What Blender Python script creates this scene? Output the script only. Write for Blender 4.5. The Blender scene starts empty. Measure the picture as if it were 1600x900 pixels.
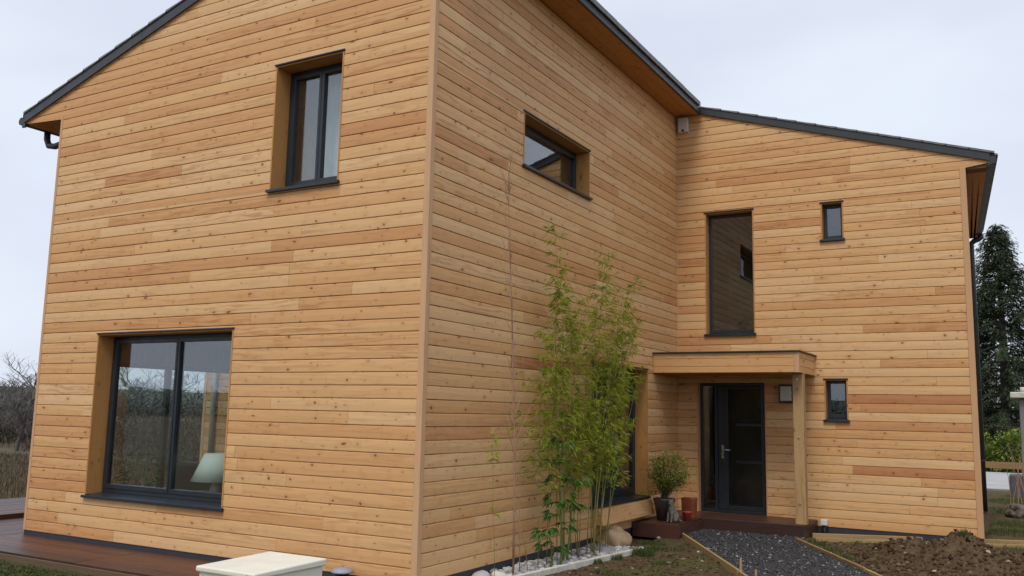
import bpy, bmesh, math, random
import numpy as np
from mathutils import Vector, Matrix, noise
random.seed(7)
S = bpy.context.scene
COL = S.collection
R = math.radians

# ------------------------------------------------------------------ camera
cam_d = bpy.data.cameras.new('camera'); cam = bpy.data.objects.new('camera', cam_d); COL.objects.link(cam)
cam_d.sensor_width = 36; cam_d.lens = 31.391; cam_d.clip_end = 3000; cam_d.clip_start = 0.05
YAW, PIT, ROL = 0.5233, 0.13879, 0.02048
fw = Vector((-math.sin(YAW)*math.cos(PIT), math.cos(YAW)*math.cos(PIT), math.sin(PIT)))
rt = Vector((math.cos(YAW), math.sin(YAW), 0)); up = rt.cross(fw)
r2 = rt*math.cos(ROL)+up*math.sin(ROL); u2 = -rt*math.sin(ROL)+up*math.cos(ROL)
CAM = Vector((5.2115, -7.2965, 1.6527))
cam.matrix_world = Matrix(((r2.x, u2.x, -fw.x, CAM.x), (r2.y, u2.y, -fw.y, CAM.y), (r2.z, u2.z, -fw.z, CAM.z), (0, 0, 0, 1)))
S.camera = cam

# ------------------------------------------------------------------ sky, sun, exposure
SUN_EL, SUN_AZ = 57, 170          # azimuth: degrees from +Y clockwise (weak sun behind cloud, front)
W = bpy.data.worlds.new('World'); S.world = W; W.use_nodes = True
nt = W.node_tree; nt.nodes.clear()
def N(t, typ, **k):
    n = t.nodes.new(typ)
    for a, b in k.items():
        if a == 'inp':
            for i, v in b.items(): n.inputs[i].default_value = v
        else: setattr(n, a, b)
    return n
wo = N(nt, 'ShaderNodeOutputWorld'); bg = N(nt, 'ShaderNodeBackground'); bg.inputs[1].default_value = 1.0
sky = N(nt, 'ShaderNodeTexSky', sky_type='NISHITA', sun_disc=False)
sky.sun_elevation = R(SUN_EL); sky.sun_rotation = R(SUN_AZ); sky.dust_density = 3.0
skm = N(nt, 'ShaderNodeMix', data_type='RGBA', blend_type='MULTIPLY'); skm.inputs[0].default_value = 1; skm.inputs[7].default_value = (.09, .09, .09, 1)
nt.links.new(sky.outputs[0], skm.inputs[6])
tc = N(nt, 'ShaderNodeTexCoord'); mp = N(nt, 'ShaderNodeMapping'); mp.inputs['Scale'].default_value = (1, 1, 2.2)
no = N(nt, 'ShaderNodeTexNoise', inp={'Scale': 1.9, 'Detail': 4, 'Roughness': .5})
cr = N(nt, 'ShaderNodeValToRGB')
cr.color_ramp.elements[0].position = .34; cr.color_ramp.elements[0].color = (.57, .615, .735, 1)
cr.color_ramp.elements[1].position = .62; cr.color_ramp.elements[1].color = (.71, .765, .86, 1)
mx = N(nt, 'ShaderNodeMix', data_type='RGBA'); mx.inputs[0].default_value = .93
nt.links.new(tc.outputs['Generated'], mp.inputs[0]); nt.links.new(mp.outputs[0], no.inputs[0]); nt.links.new(no.outputs[0], cr.inputs[0])
nt.links.new(skm.outputs[2], mx.inputs[6]); nt.links.new(cr.outputs[0], mx.inputs[7]); nt.links.new(mx.outputs[2], bg.inputs[0]); nt.links.new(bg.outputs[0], wo.inputs[0])
sd = bpy.data.lights.new('sun', 'SUN'); sd.energy = 1.8; sd.angle = R(22); sd.color = (1, .93, .84)
sun = bpy.data.objects.new('sun', sd); COL.objects.link(sun)
az = R(SUN_AZ); el = R(SUN_EL)
sdir = Vector((math.sin(az)*math.cos(el), math.cos(az)*math.cos(el), math.sin(el)))
sun.rotation_euler = sdir.to_track_quat('Z', 'Y').to_euler()
S.view_settings.view_transform = 'Standard'; S.view_settings.look = 'None'
S.view_settings.exposure = 0.26; S.view_settings.gamma = 1
S.render.engine = 'CYCLES'
S.cycles.max_bounces = 8; S.cycles.transparent_max_bounces = 24

# ------------------------------------------------------------------ materials
def newmat(name):
    m = bpy.data.materials.new(name); m.use_nodes = True
    t = m.node_tree; b = t.nodes['Principled BSDF']; return m, t, b
def link(t, a, b): t.links.new(a, b)
def math_(t, op, a, b=None, c=None):
    n = t.nodes.new('ShaderNodeMath'); n.operation = op
    for i, v in enumerate((a, b, c)):
        if v is None: continue
        if isinstance(v, (int, float)): n.inputs[i].default_value = v
        else: t.links.new(v, n.inputs[i])
    return n.outputs[0]
def ramp(t, fac, pts):
    n = t.nodes.new('ShaderNodeValToRGB'); e = n.color_ramp.elements
    while len(e) < len(pts): e.new(.5)
    for i, (p, c) in enumerate(pts):
        e[i].position = p; e[i].color = (c[0], c[1], c[2], 1) if isinstance(c, tuple) else (c, c, c, 1)
    t.links.new(fac, n.inputs[0]); return n.outputs[0]
def mixc(t, fac, a, b, bt='MIX'):
    n = t.nodes.new('ShaderNodeMix'); n.data_type = 'RGBA'; n.blend_type = bt
    for i, v in ((0, fac), (6, a), (7, b)):
        if isinstance(v, (int, float)): n.inputs[i].default_value = v if i == 0 else (v, v, v, 1)
        elif isinstance(v, tuple): n.inputs[i].default_value = (*v[:3], 1)
        else: t.links.new(v, n.inputs[i])
    return n.outputs[2]
def noise_(t, vec, scale, detail=3, rough=.55, dist=0):
    n = t.nodes.new('ShaderNodeTexNoise'); n.inputs['Scale'].default_value = scale; n.inputs['Detail'].default_value = detail
    n.inputs['Roughness'].default_value = rough; n.inputs['Distortion'].default_value = dist
    if vec is not None: t.links.new(vec, n.inputs['Vector'])
    return n.outputs[0]
def bump(t, b, h, strength=.3, dist=.01):
    n = t.nodes.new('ShaderNodeBump'); n.inputs['Strength'].default_value = strength; n.inputs['Distance'].default_value = dist
    t.links.new(h, n.inputs['Height']); t.links.new(n.outputs[0], b.inputs['Normal'])
def tone_(t):
    a = t.nodes.new('ShaderNodeAttribute'); a.attribute_name = 'tone'
    s = t.nodes.new('ShaderNodeSeparateColor'); t.links.new(a.outputs[0], s.inputs[0]); return s.outputs[0], s.outputs[1]

def wood_mat(name, ramp_pts, knots=True, rough=.62, grain=1.0, dirt=False):
    m, t, b = newmat(name)
    uv = t.nodes.new('ShaderNodeUVMap'); uv.uv_map = 'uv'
    sp = t.nodes.new('ShaderNodeSeparateXYZ'); link(t, uv.outputs[0], sp.inputs[0]); u, v = sp.outputs[0], sp.outputs[1]
    tn, tn2 = tone_(t)
    seed = math_(t, 'MULTIPLY', tn, 37.0)
    def vec(us, vs):
        c = t.nodes.new('ShaderNodeCombineXYZ')
        link(t, math_(t, 'MULTIPLY', u, us), c.inputs[0]); link(t, math_(t, 'MULTIPLY', v, vs), c.inputs[1]); link(t, seed, c.inputs[2]); return c.outputs[0]
    base = ramp(t, tn, ramp_pts)
    n1 = noise_(t, vec(1.1, 9), 1.0, 3)
    ph = math_(t, 'MULTIPLY_ADD', n1, 26.0, math_(t, 'MULTIPLY', v, 90.0))
    ring = math_(t, 'SINE', ph)
    ring = math_(t, 'POWER', math_(t, 'MULTIPLY_ADD', ring, .5, .5), 2.2)
    strong = ramp(t, noise_(t, vec(.5, 1.5), 1.0, 1), [(.38, 0.15), (.60, 1.0)])
    strong = math_(t, 'MULTIPLY', strong, ramp(t, tn2, [(.2, .35), (.95, 1.0)]))
    fib = noise_(t, vec(5, 260), 1.0, 2, .6)
    blo = noise_(t, vec(1.6, 5), 1.0, 3)
    c = mixc(t, math_(t, 'MULTIPLY', math_(t, 'MULTIPLY', ring, strong), .62*grain), base, mixc(t, 1.0, base, (.50, .31, .21), 'MULTIPLY'))
    c = mixc(t, math_(t, 'MULTIPLY', fib, .30*grain), c, mixc(t, 1.0, base, (.72, .58, .45), 'MULTIPLY'))
    c = mixc(t, ramp(t, blo, [(.35, 0), (.75, .45)]), c, mixc(t, 1.0, base, (1.12, 1.06, .96), 'MULTIPLY'))
    if knots:
        for (us, vs, sx, thr, rad, st) in ((7.0, 9.0, 3.1, .36, .15, .9), (3.2, 7.3, 11.7, .35, .115, .95), (13., 20., 5.3, .62, .15, .7)):
            cc = t.nodes.new('ShaderNodeCombineXYZ')
            link(t, math_(t, 'MULTIPLY_ADD', u, us, sx), cc.inputs[0]); link(t, math_(t, 'MULTIPLY', v, vs), cc.inputs[1]); link(t, seed, cc.inputs[2])
            wob = t.nodes.new('ShaderNodeVectorMath'); wob.operation = 'ADD'
            nn = t.nodes.new('ShaderNodeTexNoise'); nn.inputs['Scale'].default_value = 3.0; link(t, cc.outputs[0], nn.inputs['Vector'])
            sc_ = t.nodes.new('ShaderNodeVectorMath'); sc_.operation = 'SCALE'; sc_.inputs['Scale'].default_value = .22; link(t, nn.outputs['Color'], sc_.inputs[0])
            link(t, cc.outputs[0], wob.inputs[0]); link(t, sc_.outputs[0], wob.inputs[1])
            vo = t.nodes.new('ShaderNodeTexVoronoi'); link(t, wob.outputs[0], vo.inputs['Vector']); vo.inputs['Scale'].default_value = 1.0
            s3 = t.nodes.new('ShaderNodeSeparateColor'); link(t, vo.outputs['Color'], s3.inputs[0])
            on = math_(t, 'GREATER_THAN', s3.outputs[0], thr)
            r_ = math_(t, 'MULTIPLY', math_(t, 'MULTIPLY_ADD', s3.outputs[1], .9, .35), rad)
            q = math_(t, 'DIVIDE', vo.outputs['Distance'], r_)
            k = ramp(t, q, [(.55, 1.0), (1.0, 0.0)])
            halo = ramp(t, math_(t, 'DIVIDE', q, 3.2), [(.2, 1.0), (1.0, 0.0)])
            c = mixc(t, math_(t, 'MULTIPLY', math_(t, 'MULTIPLY', halo, on), .28), c, mixc(t, 1.0, base, (.72, .5, .36), 'MULTIPLY'))
            c = mixc(t, math_(t, 'MULTIPLY', math_(t, 'MULTIPLY', k, on), st), c, (.17, .075, .035))
    link(t, c, b.inputs['Base Color']); b.inputs['Roughness'].default_value = rough
    b.inputs['Specular IOR Level'].default_value = .35
    bump(t, b, math_(t, 'ADD', fib, math_(t, 'MULTIPLY', ring, .6)), .25, .0012)
    return m
M = {}
M['larch'] = wood_mat('larch', [(0, (.70, .463, .242)), (.3, (.665, .408, .188)), (.6, (.615, .345, .15)), (.85, (.55, .28, .12)), (1, (.44, .185, .08))])
M['orangewood'] = wood_mat('orange_wood', [(0, (.50, .265, .085)), (1, (.43, .20, .06))], knots=True, grain=.7)
M['trimwood'] = wood_mat('trim_wood', [(0, (.60, .38, .215)), (1, (.54, .32, .17))], knots=False, grain=.7)
M['postwood'] = wood_mat('post_wood', [(0, (.46, .31, .15)), (1, (.38, .25, .12))], grain=1.2)
M['deck'] = wood_mat('wet_deck', [(0, (.105, .043, .03)), (.6, (.075, .033, .025)), (1, (.045, .024, .02))], knots=False, rough=.42, grain=1.2)
M['timber'] = wood_mat('garden_timber', [(0, (.38, .27, .13)), (1, (.28, .19, .09))], knots=False, rough=.8)
M['oldtimber'] = wood_mat('old_timber', [(0, (.17, .12, .065)), (1, (.12, .085, .05))], knots=False, rough=.8)
M['greywood'] = wood_mat('grey_timber', [(0, (.22, .22, .21)), (1, (.28, .27, .25))], knots=False, rough=.8)

def plain(name, col, rough=.5, metal=0, var=.12, nscale=8, spec=.5, bumpy=0, coat=0):
    m, t, b = newmat(name)
    co = t.nodes.new('ShaderNodeTexCoord').outputs['Object']
    n = noise_(t, co, nscale, 4)
    c = mixc(t, ramp(t, n, [(.3, 0), (.7, 1)]), tuple(x*(1-var) for x in col), tuple(min(1, x*(1+var)) for x in col))
    link(t, c, b.inputs['Base Color']); b.inputs['Metallic'].default_value = metal
    link(t, ramp(t, noise_(t, co, nscale*2.3, 3), [(.3, max(0, rough-.08)), (.7, min(1, rough+.08))]), b.inputs['Roughness'])
    b.inputs['Specular IOR Level'].default_value = spec
    if bumpy: bump(t, b, noise_(t, co, nscale*5, 4), bumpy, .01)
    return m
M['frame'] = plain('anthracite_frame', (.017, .0225, .030), .36, var=.1)
M['zinc'] = plain('dark_zinc', (.030, .033, .037), .42, var=.15, nscale=3)
M['tile'] = plain('slate_tile', (.15, .155, .16), .6, var=.3, nscale=6, bumpy=.3)
M['pipe'] = plain('dark_pipe', (.03, .032, .036), .45)
M['pipegrey'] = plain('grey_pipe', (.22, .24, .24), .45)
M['plinth'] = plain('dark_plinth', (.028, .032, .042), .6)
M['plaster'] = plain('plaster', (.55, .54, .51), .85, var=.05)
M['interior'] = plain('interior_wall', (.30, .28, .25), .85, var=.08)
M['ifloor'] = plain('interior_floor', (.12, .09, .07), .5)
M['backing'] = plain('backing', (.16, .10, .055), .9)
M['cream'] = plain('cream_plastic', (.72, .70, .60), .42, var=.05, nscale=5)
M['creamdark'] = plain('cabinet_seam', (.10, .10, .09), .7)
M['white'] = plain('white_plastic', (.62, .62, .63), .45, var=.05)
M['lampglass'] = plain('opal_glass', (.50, .48, .43), .3, var=.05)
M['steel'] = plain('steel', (.55, .56, .58), .3, metal=.9, var=.08)
M['curtain'] = plain('curtain_cloth', (.62, .64, .68), .9, var=.06)
M['revealreflect'] = plain('reveal_reflection_brown', (.16, .12, .095), .9, var=.1)  # reflection of the wooden reveal, put into a brown cloth colour
M['shade'] = plain('shade_cloth', (.68, .74, .68), .8, var=.04)
M['ceramic'] = plain('ceramic', (.55, .52, .45), .4)
M['darkwood'] = plain('dark_furniture', (.05, .035, .03), .5)
M['potdark'] = plain('dark_pot', (.042, .034, .034), .45, var=.25)
M['pott'] = plain('terracotta', (.27, .065, .022), .7, var=.15)
M['potred'] = plain('red_pot', (.34, .045, .035), .55)
M['cat'] = plain('cat_stone', (.12, .105, .09), .85, var=.25, nscale=25, bumpy=.4)
M['bluegrey'] = plain('blue_grey_plastic', (.25, .27, .33), .5)
M['concrete'] = plain('concrete', (.52, .50, .44), .85, var=.2, nscale=12, bumpy=.3)
M['darkconcrete'] = plain('dark_block', (.075, .075, .09), .85, var=.3, nscale=6, bumpy=.3)
M['rock'] = plain('sandstone', (.40, .28, .16), .85, var=.35, nscale=6, bumpy=.6)
M['bark'] = plain('bark', (.10, .08, .065), .9, var=.3, nscale=5)
M['greybark'] = plain('grey_bark', (.11, .10, .095), .9, var=.2, nscale=3)
M['sapbark'] = plain('sapling_bark', (.34, .20, .13), .8, var=.2, nscale=15)
M['cane'] = plain('bamboo_cane', (.19, .19, .04), .45, var=.3, nscale=9)
M['canegreen'] = plain('green_cane', (.10, .16, .03), .45, var=.3, nscale=9)
M['road'] = plain('pale_road', (.36, .36, .36), .85, var=.12, nscale=1.5)
M['galv'] = plain('grey_post', (.17, .165, .155), .6, var=.2, nscale=14)

def attr_mat(name, pts, rough=.7, transl=0, spec=.4, bumpy=0):
    m, t, b = newmat(name); tn, _ = tone_(t)
    c = ramp(t, tn, pts)
    co = t.nodes.new('ShaderNodeTexCoord').outputs['Object']
    c = mixc(t, ramp(t, noise_(t, co, 30, 3), [(.3, 0), (.7, .5)]), c, mixc(t, 1.0, c, (.7, .7, .7), 'MULTIPLY'))
    link(t, c, b.inputs['Base Color']); b.inputs['Roughness'].default_value = rough; b.inputs['Specular IOR Level'].default_value = spec
    if transl:
        tr = t.nodes.new('ShaderNodeBsdfTranslucent'); link(t, c, tr.inputs[0]); ms = t.nodes.new('ShaderNodeMixShader'); ms.inputs[0].default_value = transl
        link(t, b.outputs[0], ms.inputs[1]); link(t, tr.outputs[0], ms.inputs[2]); link(t, ms.outputs[0], t.nodes['Material Output'].inputs[0])
    if bumpy: bump(t, b, noise_(t, co, 60, 4), bumpy, .01)
    return m
M['bambooleaf'] = attr_mat('bamboo_leaf', [(0, (.16, .24, .025)), (.4, (.36, .45, .04)), (.8, (.55, .60, .08)), (1, (.68, .60, .16))], .5, .5)
M['broadleaf'] = attr_mat('broad_leaf', [(0, (.03, .09, .012)), (.7, (.07, .19, .02)), (1, (.14, .27, .03))], .4, .3)
M['shrubleaf'] = attr_mat('shrub_leaf', [(0, (.07, .12, .015)), (.6, (.20, .27, .03)), (1, (.42, .38, .07))], .5, .25)
M['hedgeleaf'] = attr_mat('hedge_leaf', [(0, (.08, .13, .02)), (.6, (.19, .26, .04)), (1, (.36, .40, .09))], .5, .3)
M['needle'] = attr_mat('needle', [(0, (.018, .032, .014)), (.6, (.042, .068, .028)), (1, (.09, .12, .045))], .7, .1)
M['woodmass'] = attr_mat('wood_mass', [(0, (.035, .033, .025)), (.6, (.065, .055, .045)), (1, (.11, .09, .07))], .9, .1)
M['grass'] = attr_mat('grass_blade', [(0, (.04, .065, .012)), (.6, (.075, .115, .02)), (1, (.18, .15, .05))], .6, .3)
M['drygrass'] = attr_mat('dry_grass', [(0, (.05, .038, .025)), (1, (.14, .105, .065))], .9, .2)
M['pebble'] = attr_mat('pebble', [(0, (.22, .22, .23)), (.6, (.38, .38, .40)), (1, (.58, .56, .52))], .7, 0, .4, .15)
M['chip'] = attr_mat('dark_chip', [(0, (.016, .016, .018)), (.88, (.042, .042, .047)), (.965, (.10, .10, .105)), (1, (.42, .41, .39))], .6, 0, .5, .3)
M['clod'] = attr_mat('soil_clod', [(0, (.040, .024, .014)), (.8, (.095, .06, .034)), (.97, (.17, .12, .07)), (1, (.42, .37, .28))], .95, 0, .1, .4)

def soil_mat(name, grassy=True, far=True):
    m, t, b = newmat(name); co = t.nodes.new('ShaderNodeTexCoord').outputs['Object']
    n1 = noise_(t, co, .9, 6, .6); n2 = noise_(t, co, 9, 6, .7); n3 = noise_(t, co, 60, 4, .7)
    c = ramp(t, n2, [(.25, (.035, .022, .013)), (.5, (.078, .050, .028)), (.72, (.145, .098, .056))])
    c = mixc(t, ramp(t, n3, [(.4, 0), (.75, .5)]), c, (.17, .12, .07))
    if grassy:
        c = mixc(t, math_(t, 'MULTIPLY', ramp(t, n1, [(.45, 0), (.58, 1)]), ramp(t, n2, [(.35, .25), (.6, .9)])), c, (.07, .085, .022))
    if far:
        sp = t.nodes.new('ShaderNodeSeparateXYZ'); link(t, co, sp.inputs[0])
        dd = math_(t, 'SQRT', math_(t, 'ADD', math_(t, 'POWER', sp.outputs[0], 2.0), math_(t, 'POWER', sp.outputs[1], 2.0)))
        fieldc = ramp(t, noise_(t, co, .25, 5), [(.35, (.09, .07, .045)), (.5, (.14, .115, .075)), (.68, (.09, .085, .045))])
        c = mixc(t, ramp(t, math_(t, 'DIVIDE', dd, 40.), [(.45, 0), (.65, 1)]), c, fieldc)
    link(t, c, b.inputs['Base Color']); b.inputs['Roughness'].default_value = .95; b.inputs['Specular IOR Level'].default_value = .15
    bump(t, b, math_(t, 'ADD', n2, math_(t, 'MULTIPLY', n3, .5)), .8, .03); return m
M['soil'] = soil_mat('soil'); M['mound'] = soil_mat('mound_soil', False, False)

def glass_mat():
    m = bpy.data.materials.new('window_glass'); m.use_nodes = True; t = m.node_tree; t.nodes.clear()
    o = N(t, 'ShaderNodeOutputMaterial'); ms = N(t, 'ShaderNodeMixShader'); tr = N(t, 'ShaderNodeBsdfTransparent'); gl = N(t, 'ShaderNodeBsdfGlossy')
    tr.inputs[0].default_value = (.90, .94, .93, 1); gl.inputs['Roughness'].default_value = 0.004; gl.inputs[0].default_value = (.95, .97, 1, 1)
    fr = N(t, 'ShaderNodeFresnel'); IOR_ = 1.95
    ge = N(t, 'ShaderNodeNewGeometry'); link(t, math_(t, 'MULTIPLY_ADD', ge.outputs['Backfacing'], 1/IOR_-IOR_, IOR_), fr.inputs[0])
    link(t, fr.outputs[0], ms.inputs[0]); link(t, tr.outputs[0], ms.inputs[1]); link(t, gl.outputs[0], ms.inputs[2]); link(t, ms.outputs[0], o.inputs[0]); return m
M['glass'] = glass_mat()
M['frosted'] = plain('obscure_glass', (.013, .014, .013), .14, var=.35, nscale=1.5)

# ------------------------------------------------------------------ mesh builder
WL = {}     # world location of each created object (no rotations on parents)
def props(o, label=None, cat=None, group=None, kind=None):
    for k, v in (('label', label), ('category', cat), ('group', group), ('kind', kind)):
        if v: o[k] = v
    return o
def empty(name, loc, label, cat, group=None):
    o = bpy.data.objects.new(name, None); COL.objects.link(o); o.location = loc; WL[o.name] = Vector(loc); o.empty_display_size = .2
    return props(o, label, cat, group)
class MB:
    def __init__(s): s.v = []; s.f = []; s.uv = []; s.tn = []; s.tone = (0.3, .5); s.mi = []; s.m = 0; s.smooth = False; s.sm = []
    def face(s, idx, uvs=None):
        s.f.append(idx); s.mi.append(s.m); s.sm.append(s.smooth)
        s.uv.extend(uvs if uvs else [(s.v[i][0], s.v[i][2]) for i in idx])
    def add(s, pts):
        n = len(s.v); s.v.extend([tuple(p) for p in pts]); s.tn.extend([s.tone]*len(pts)); return n
    def hexa(s, p, L=None):
        """8 points: bottom 4 ccw then top 4"""
        n = s.add(p); off = random.random()*9
        ext = [max(q[i] for q in p)-min(q[i] for q in p) for i in range(3)]
        L = ext.index(max(ext)) if L is None else L
        for q in ((0, 3, 2, 1), (4, 5, 6, 7), (0, 1, 5, 4), (1, 2, 6, 5), (2, 3, 7, 6), (3, 0, 4, 7)):
            pts = [p[i] for i in q]
            e = [max(a[i] for a in pts)-min(a[i] for a in pts) for i in range(3)]
            o = [i for i in range(3) if i != L]; vax = o[0] if e[o[0]] > e[o[1]] else o[1]
            uax = L if e[L] > 1e-6 else [i for i in o if i != vax][0]
            s.face(tuple(n+i for i in q), [(a[uax]+off, a[vax]+off*.37) for a in pts])
        return s
    def box(s, x0, x1, y0, y1, z0, z1, L=None):
        x0, x1 = min(x0, x1), max(x0, x1); y0, y1 = min(y0, y1), max(y0, y1); z0, z1 = min(z0, z1), max(z0, z1)
        return s.hexa([(x0, y0, z0), (x1, y0, z0), (x1, y1, z0), (x0, y1, z0), (x0, y0, z1), (x1, y0, z1), (x1, y1, z1), (x0, y1, z1)], L)
    def tube(s, pts, rad, n=8, cap=True):
        pts = [Vector(p) for p in pts]
        if not isinstance(rad, (list, tuple)): rad = [rad]*len(pts)
        rings = []; prev = None; ln = 0
        for i, p in enumerate(pts):
            d = (pts[min(i+1, len(pts)-1)]-pts[max(i-1, 0)]).normalized()
            if prev is None:
                a = d.cross(Vector((0, 0, 1)) if abs(d.z) < .9 else Vector((1, 0, 0))).normalized()
            else: a = (prev - d*prev.dot(d)).normalized()
            prev = a; b = d.cross(a)
            rings.append(s.add([p+(a*math.cos(2*math.pi*k/n)+b*math.sin(2*math.pi*k/n))*rad[i] for k in range(n)]))
        sm = s.smooth; s.smooth = n > 4
        for i in range(len(rings)-1):
            for k in range(n):
                k2 = (k+1) % n; q = (rings[i]+k, rings[i]+k2, rings[i+1]+k2, rings[i+1]+k)
                s.face(q)
        s.smooth = False
        if cap and n > 3:
            s.face(tuple(rings[0]+k for k in reversed(range(n)))); s.face(tuple(rings[-1]+k for k in range(n)))
        s.smooth = sm; return s
    def lathe(s, prof, c, n=20, square=False):
        rings = []
        for r, z in prof:
            if square:
                rings.append(s.add([(c[0]+r*a, c[1]+r*b, c[2]+z) for a, b in ((-1, -1), (1, -1), (1, 1), (-1, 1))]))
            else: rings.append(s.add([(c[0]+r*math.cos(2*math.pi*k/n), c[1]+r*math.sin(2*math.pi*k/n), c[2]+z) for k in range(n)]))
        nn = 4 if square else n; sm = s.smooth; s.smooth = not square
        for i in range(len(rings)-1):
            for k in range(nn):
                k2 = (k+1) % nn; s.face((rings[i]+k, rings[i]+k2, rings[i+1]+k2, rings[i+1]+k))
        s.smooth = False
        s.face(tuple(rings[0]+k for k in reversed(range(nn)))); s.face(tuple(rings[-1]+k for k in range(nn))); s.smooth = sm
        return s
    def prism(s, poly, fn, d0, d1):
        """extrude 2D polygon; fn(a,b,d)->3D"""
        k = len(poly); n = s.add([fn(a, b, d0) for a, b in poly]+[fn(a, b, d1) for a, b in poly])
        s.face(tuple(n+i for i in range(k)), [(a, b) for a, b in poly]); s.face(tuple(n+k+i for i in reversed(range(k))), [(a, b) for a, b in reversed(poly)])
        for i in range(k):
            j = (i+1) % k; s.face((n+i, n+k+i, n+k+j, n+j))
        return s
    def build(s, name, mats, parent=None, origin=None, bevel=0, fix=True, kind=None):
        if origin is None:
            a = np.array(s.v); origin = ((a[:, 0].min()+a[:, 0].max())/2, (a[:, 1].min()+a[:, 1].max())/2, a[:, 2].min())
        origin = Vector(origin)
        me = bpy.data.meshes.new(name); me.from_pydata([(v[0]-origin.x, v[1]-origin.y, v[2]-origin.z) for v in s.v], [], s.f)
        if not isinstance(mats, (list, tuple)): mats = [mats]
        for m in mats: me.materials.append(m)
        uvl = me.uv_layers.new(name='uv'); uvl.data.foreach_set('uv', np.array(s.uv, dtype=np.float32).ravel())
        at = me.color_attributes.new('tone', 'FLOAT_COLOR', 'POINT')
        tn = np.ones((len(s.v), 4), np.float32); tn[:, :2] = np.array(s.tn, np.float32); at.data.foreach_set('color', tn.ravel())
        me.polygons.foreach_set('material_index', s.mi); me.polygons.foreach_set('use_smooth', s.sm)
        if fix and len(s.f) < 4000:
            bm = bmesh.new(); bm.from_mesh(me); bmesh.ops.recalc_face_normals(bm, faces=bm.faces); bm.to_mesh(me); bm.free()
        me.update()
        o = bpy.data.objects.new(name, me); COL.objects.link(o)
        pl = WL[parent.name] if parent else Vector((0, 0, 0))
        o.parent = parent; o.location = origin-pl; WL[o.name] = origin.copy()
        if bevel:
            md = o.modifiers.new('bevel', 'BEVEL'); md.width = bevel; md.segments = 2; md.limit_method = 'ANGLE'
        if kind: o['kind'] = kind
        return o
def rt_(lo=0, hi=1): return (random.uniform(lo, hi), random.random())
def share(src, parent, loc, rot=None, scale=None, name=None):
    o = bpy.data.objects.new(name or src.name.split('.')[0], src.data); COL.objects.link(o); o.parent = parent
    pl = WL[parent.name] if parent else Vector((0, 0, 0)); o.location = Vector(loc)-pl; WL[o.name] = Vector(loc)
    if rot: o.rotation_euler = rot
    if scale: o.scale = scale
    return o
def project(p):
    v = Vector(p)-CAM; z = v.dot(fw)
    if z < .1: return None
    return (.5+.87198*v.dot(r2)/z, .5+.87198*16/9*(-v.dot(u2))/z)   # 0..1 across, 0..1 down

# ------------------------------------------------------------------ ground
D = 7.505; W1 = 6.345; W2 = 4.56; BACK = 13.5
def sstep(a, b, x):
    t = min(1, max(0, (x-a)/(b-a))); return t*t*(3-2*t)
def ground_h(x, y):
    h = -.11
    h -= .06*sstep(-.6, -1.1, y) * sstep(1.0, -.5, x)           # lower lawn in front of the deck
    h += .02*noise.noise(Vector((x*1.3, y*1.3, 0))) + .012*noise.noise(Vector((x*5, y*5, 3)))
    if abs(x) < 12 and abs(y) < 14: h += .010*noise.noise(Vector((x*17, y*17, 5)))
    if x > .9 and y < 6.4: h += .035*max(0, noise.noise(Vector((x*2.1, y*2.1, 9))))
    # the gravel path and the house footprint stay low
    if -W1 < x < .45 and 0 < y < BACK: h = min(h, -.16)
    if 0 < x < W2 and D-.1 < y < BACK: h = min(h, -.16)
    if x < -6.3 and -1.0 < y < 12 and x > -10.2: h = min(h, -.25)
    if -W1 <= x < -1.3 and -1.0 < y < 0: h = min(h, -.25)
    return h
PATH = [(.62, 5.8), (2.3, 2.95), (3.9, .25), (5.3, .6), (3.47, 3.94), (2.26, 6.08)]
def in_poly(x, y, P):
    c = False; j = len(P)-1
    for i in range(len(P)):
        if (P[i][1] > y) != (P[j][1] > y) and x < (P[j][0]-P[i][0])*(y-P[i][1])/(P[j][1]-P[i][1])+P[i][0]: c = not c
        j = i
    return c
def axis_(lo, hi, dlo, dhi, step):
    a = list(np.arange(dlo, dhi, step)); s = step; x = dhi
    while x < hi: a.append(x); s *= 1.25; x += s
    a.append(hi); s = step; x = dlo-step
    while x > lo: a.insert(0, x); s *= 1.25; x -= s
    a.insert(0, lo); return a
xs = axis_(-900, 900, -9, 6, .07); ys = axis_(-900, 900, -3, 9, .07)
g = MB(); idx = {}
gv = [(x, y, ground_h(x, y)) for y in ys for x in xs]
g.v = gv; g.tn = [(.5, .5)]*len(gv); nx = len(xs); g.smooth = True
for j in range(len(ys)-1):
    for i in range(nx-1): g.face((j*nx+i, j*nx+i+1, (j+1)*nx+i+1, (j+1)*nx+i))
go = g.build('ground', M['soil'], origin=(0, 0, 0), fix=False); props(go, kind='structure')
rd = MB(); rd.box(-8, 60, 19.5, 28.5, -.12, -.05); props(rd.build('road', M['road']), kind='structure')

# ------------------------------------------------------------------ house
def xr_(y): return W2-.050*(y-D)
def skew(o, k):
    for v in o.data.vertices:
        wy = v.co.y+WL[o.name].y
        if wy > D: v.co.x -= k*(wy-D)
house = empty('house', (-1, 6, 0), 'two storey house clad in honey coloured horizontal larch boards with dark grey windows', 'house')
PIT_Z = .1363
def ftA(a, o, z): return (a, -o, z)
def ftB(a, o, z): return (o, a, z)
def ftC(a, o, z): return (a, D-o, z)
XR, ZR = -1.303, 7.49
def leftline(z): return -7.173+(z-5.671)/.31           # rake underside on the left slope: x at height z
def rightline(z): return .43+(6.945-z)/.315
def roof_under(x): return min(5.671+.31*(x+7.173), 6.945-.315*(x-.43))
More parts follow.
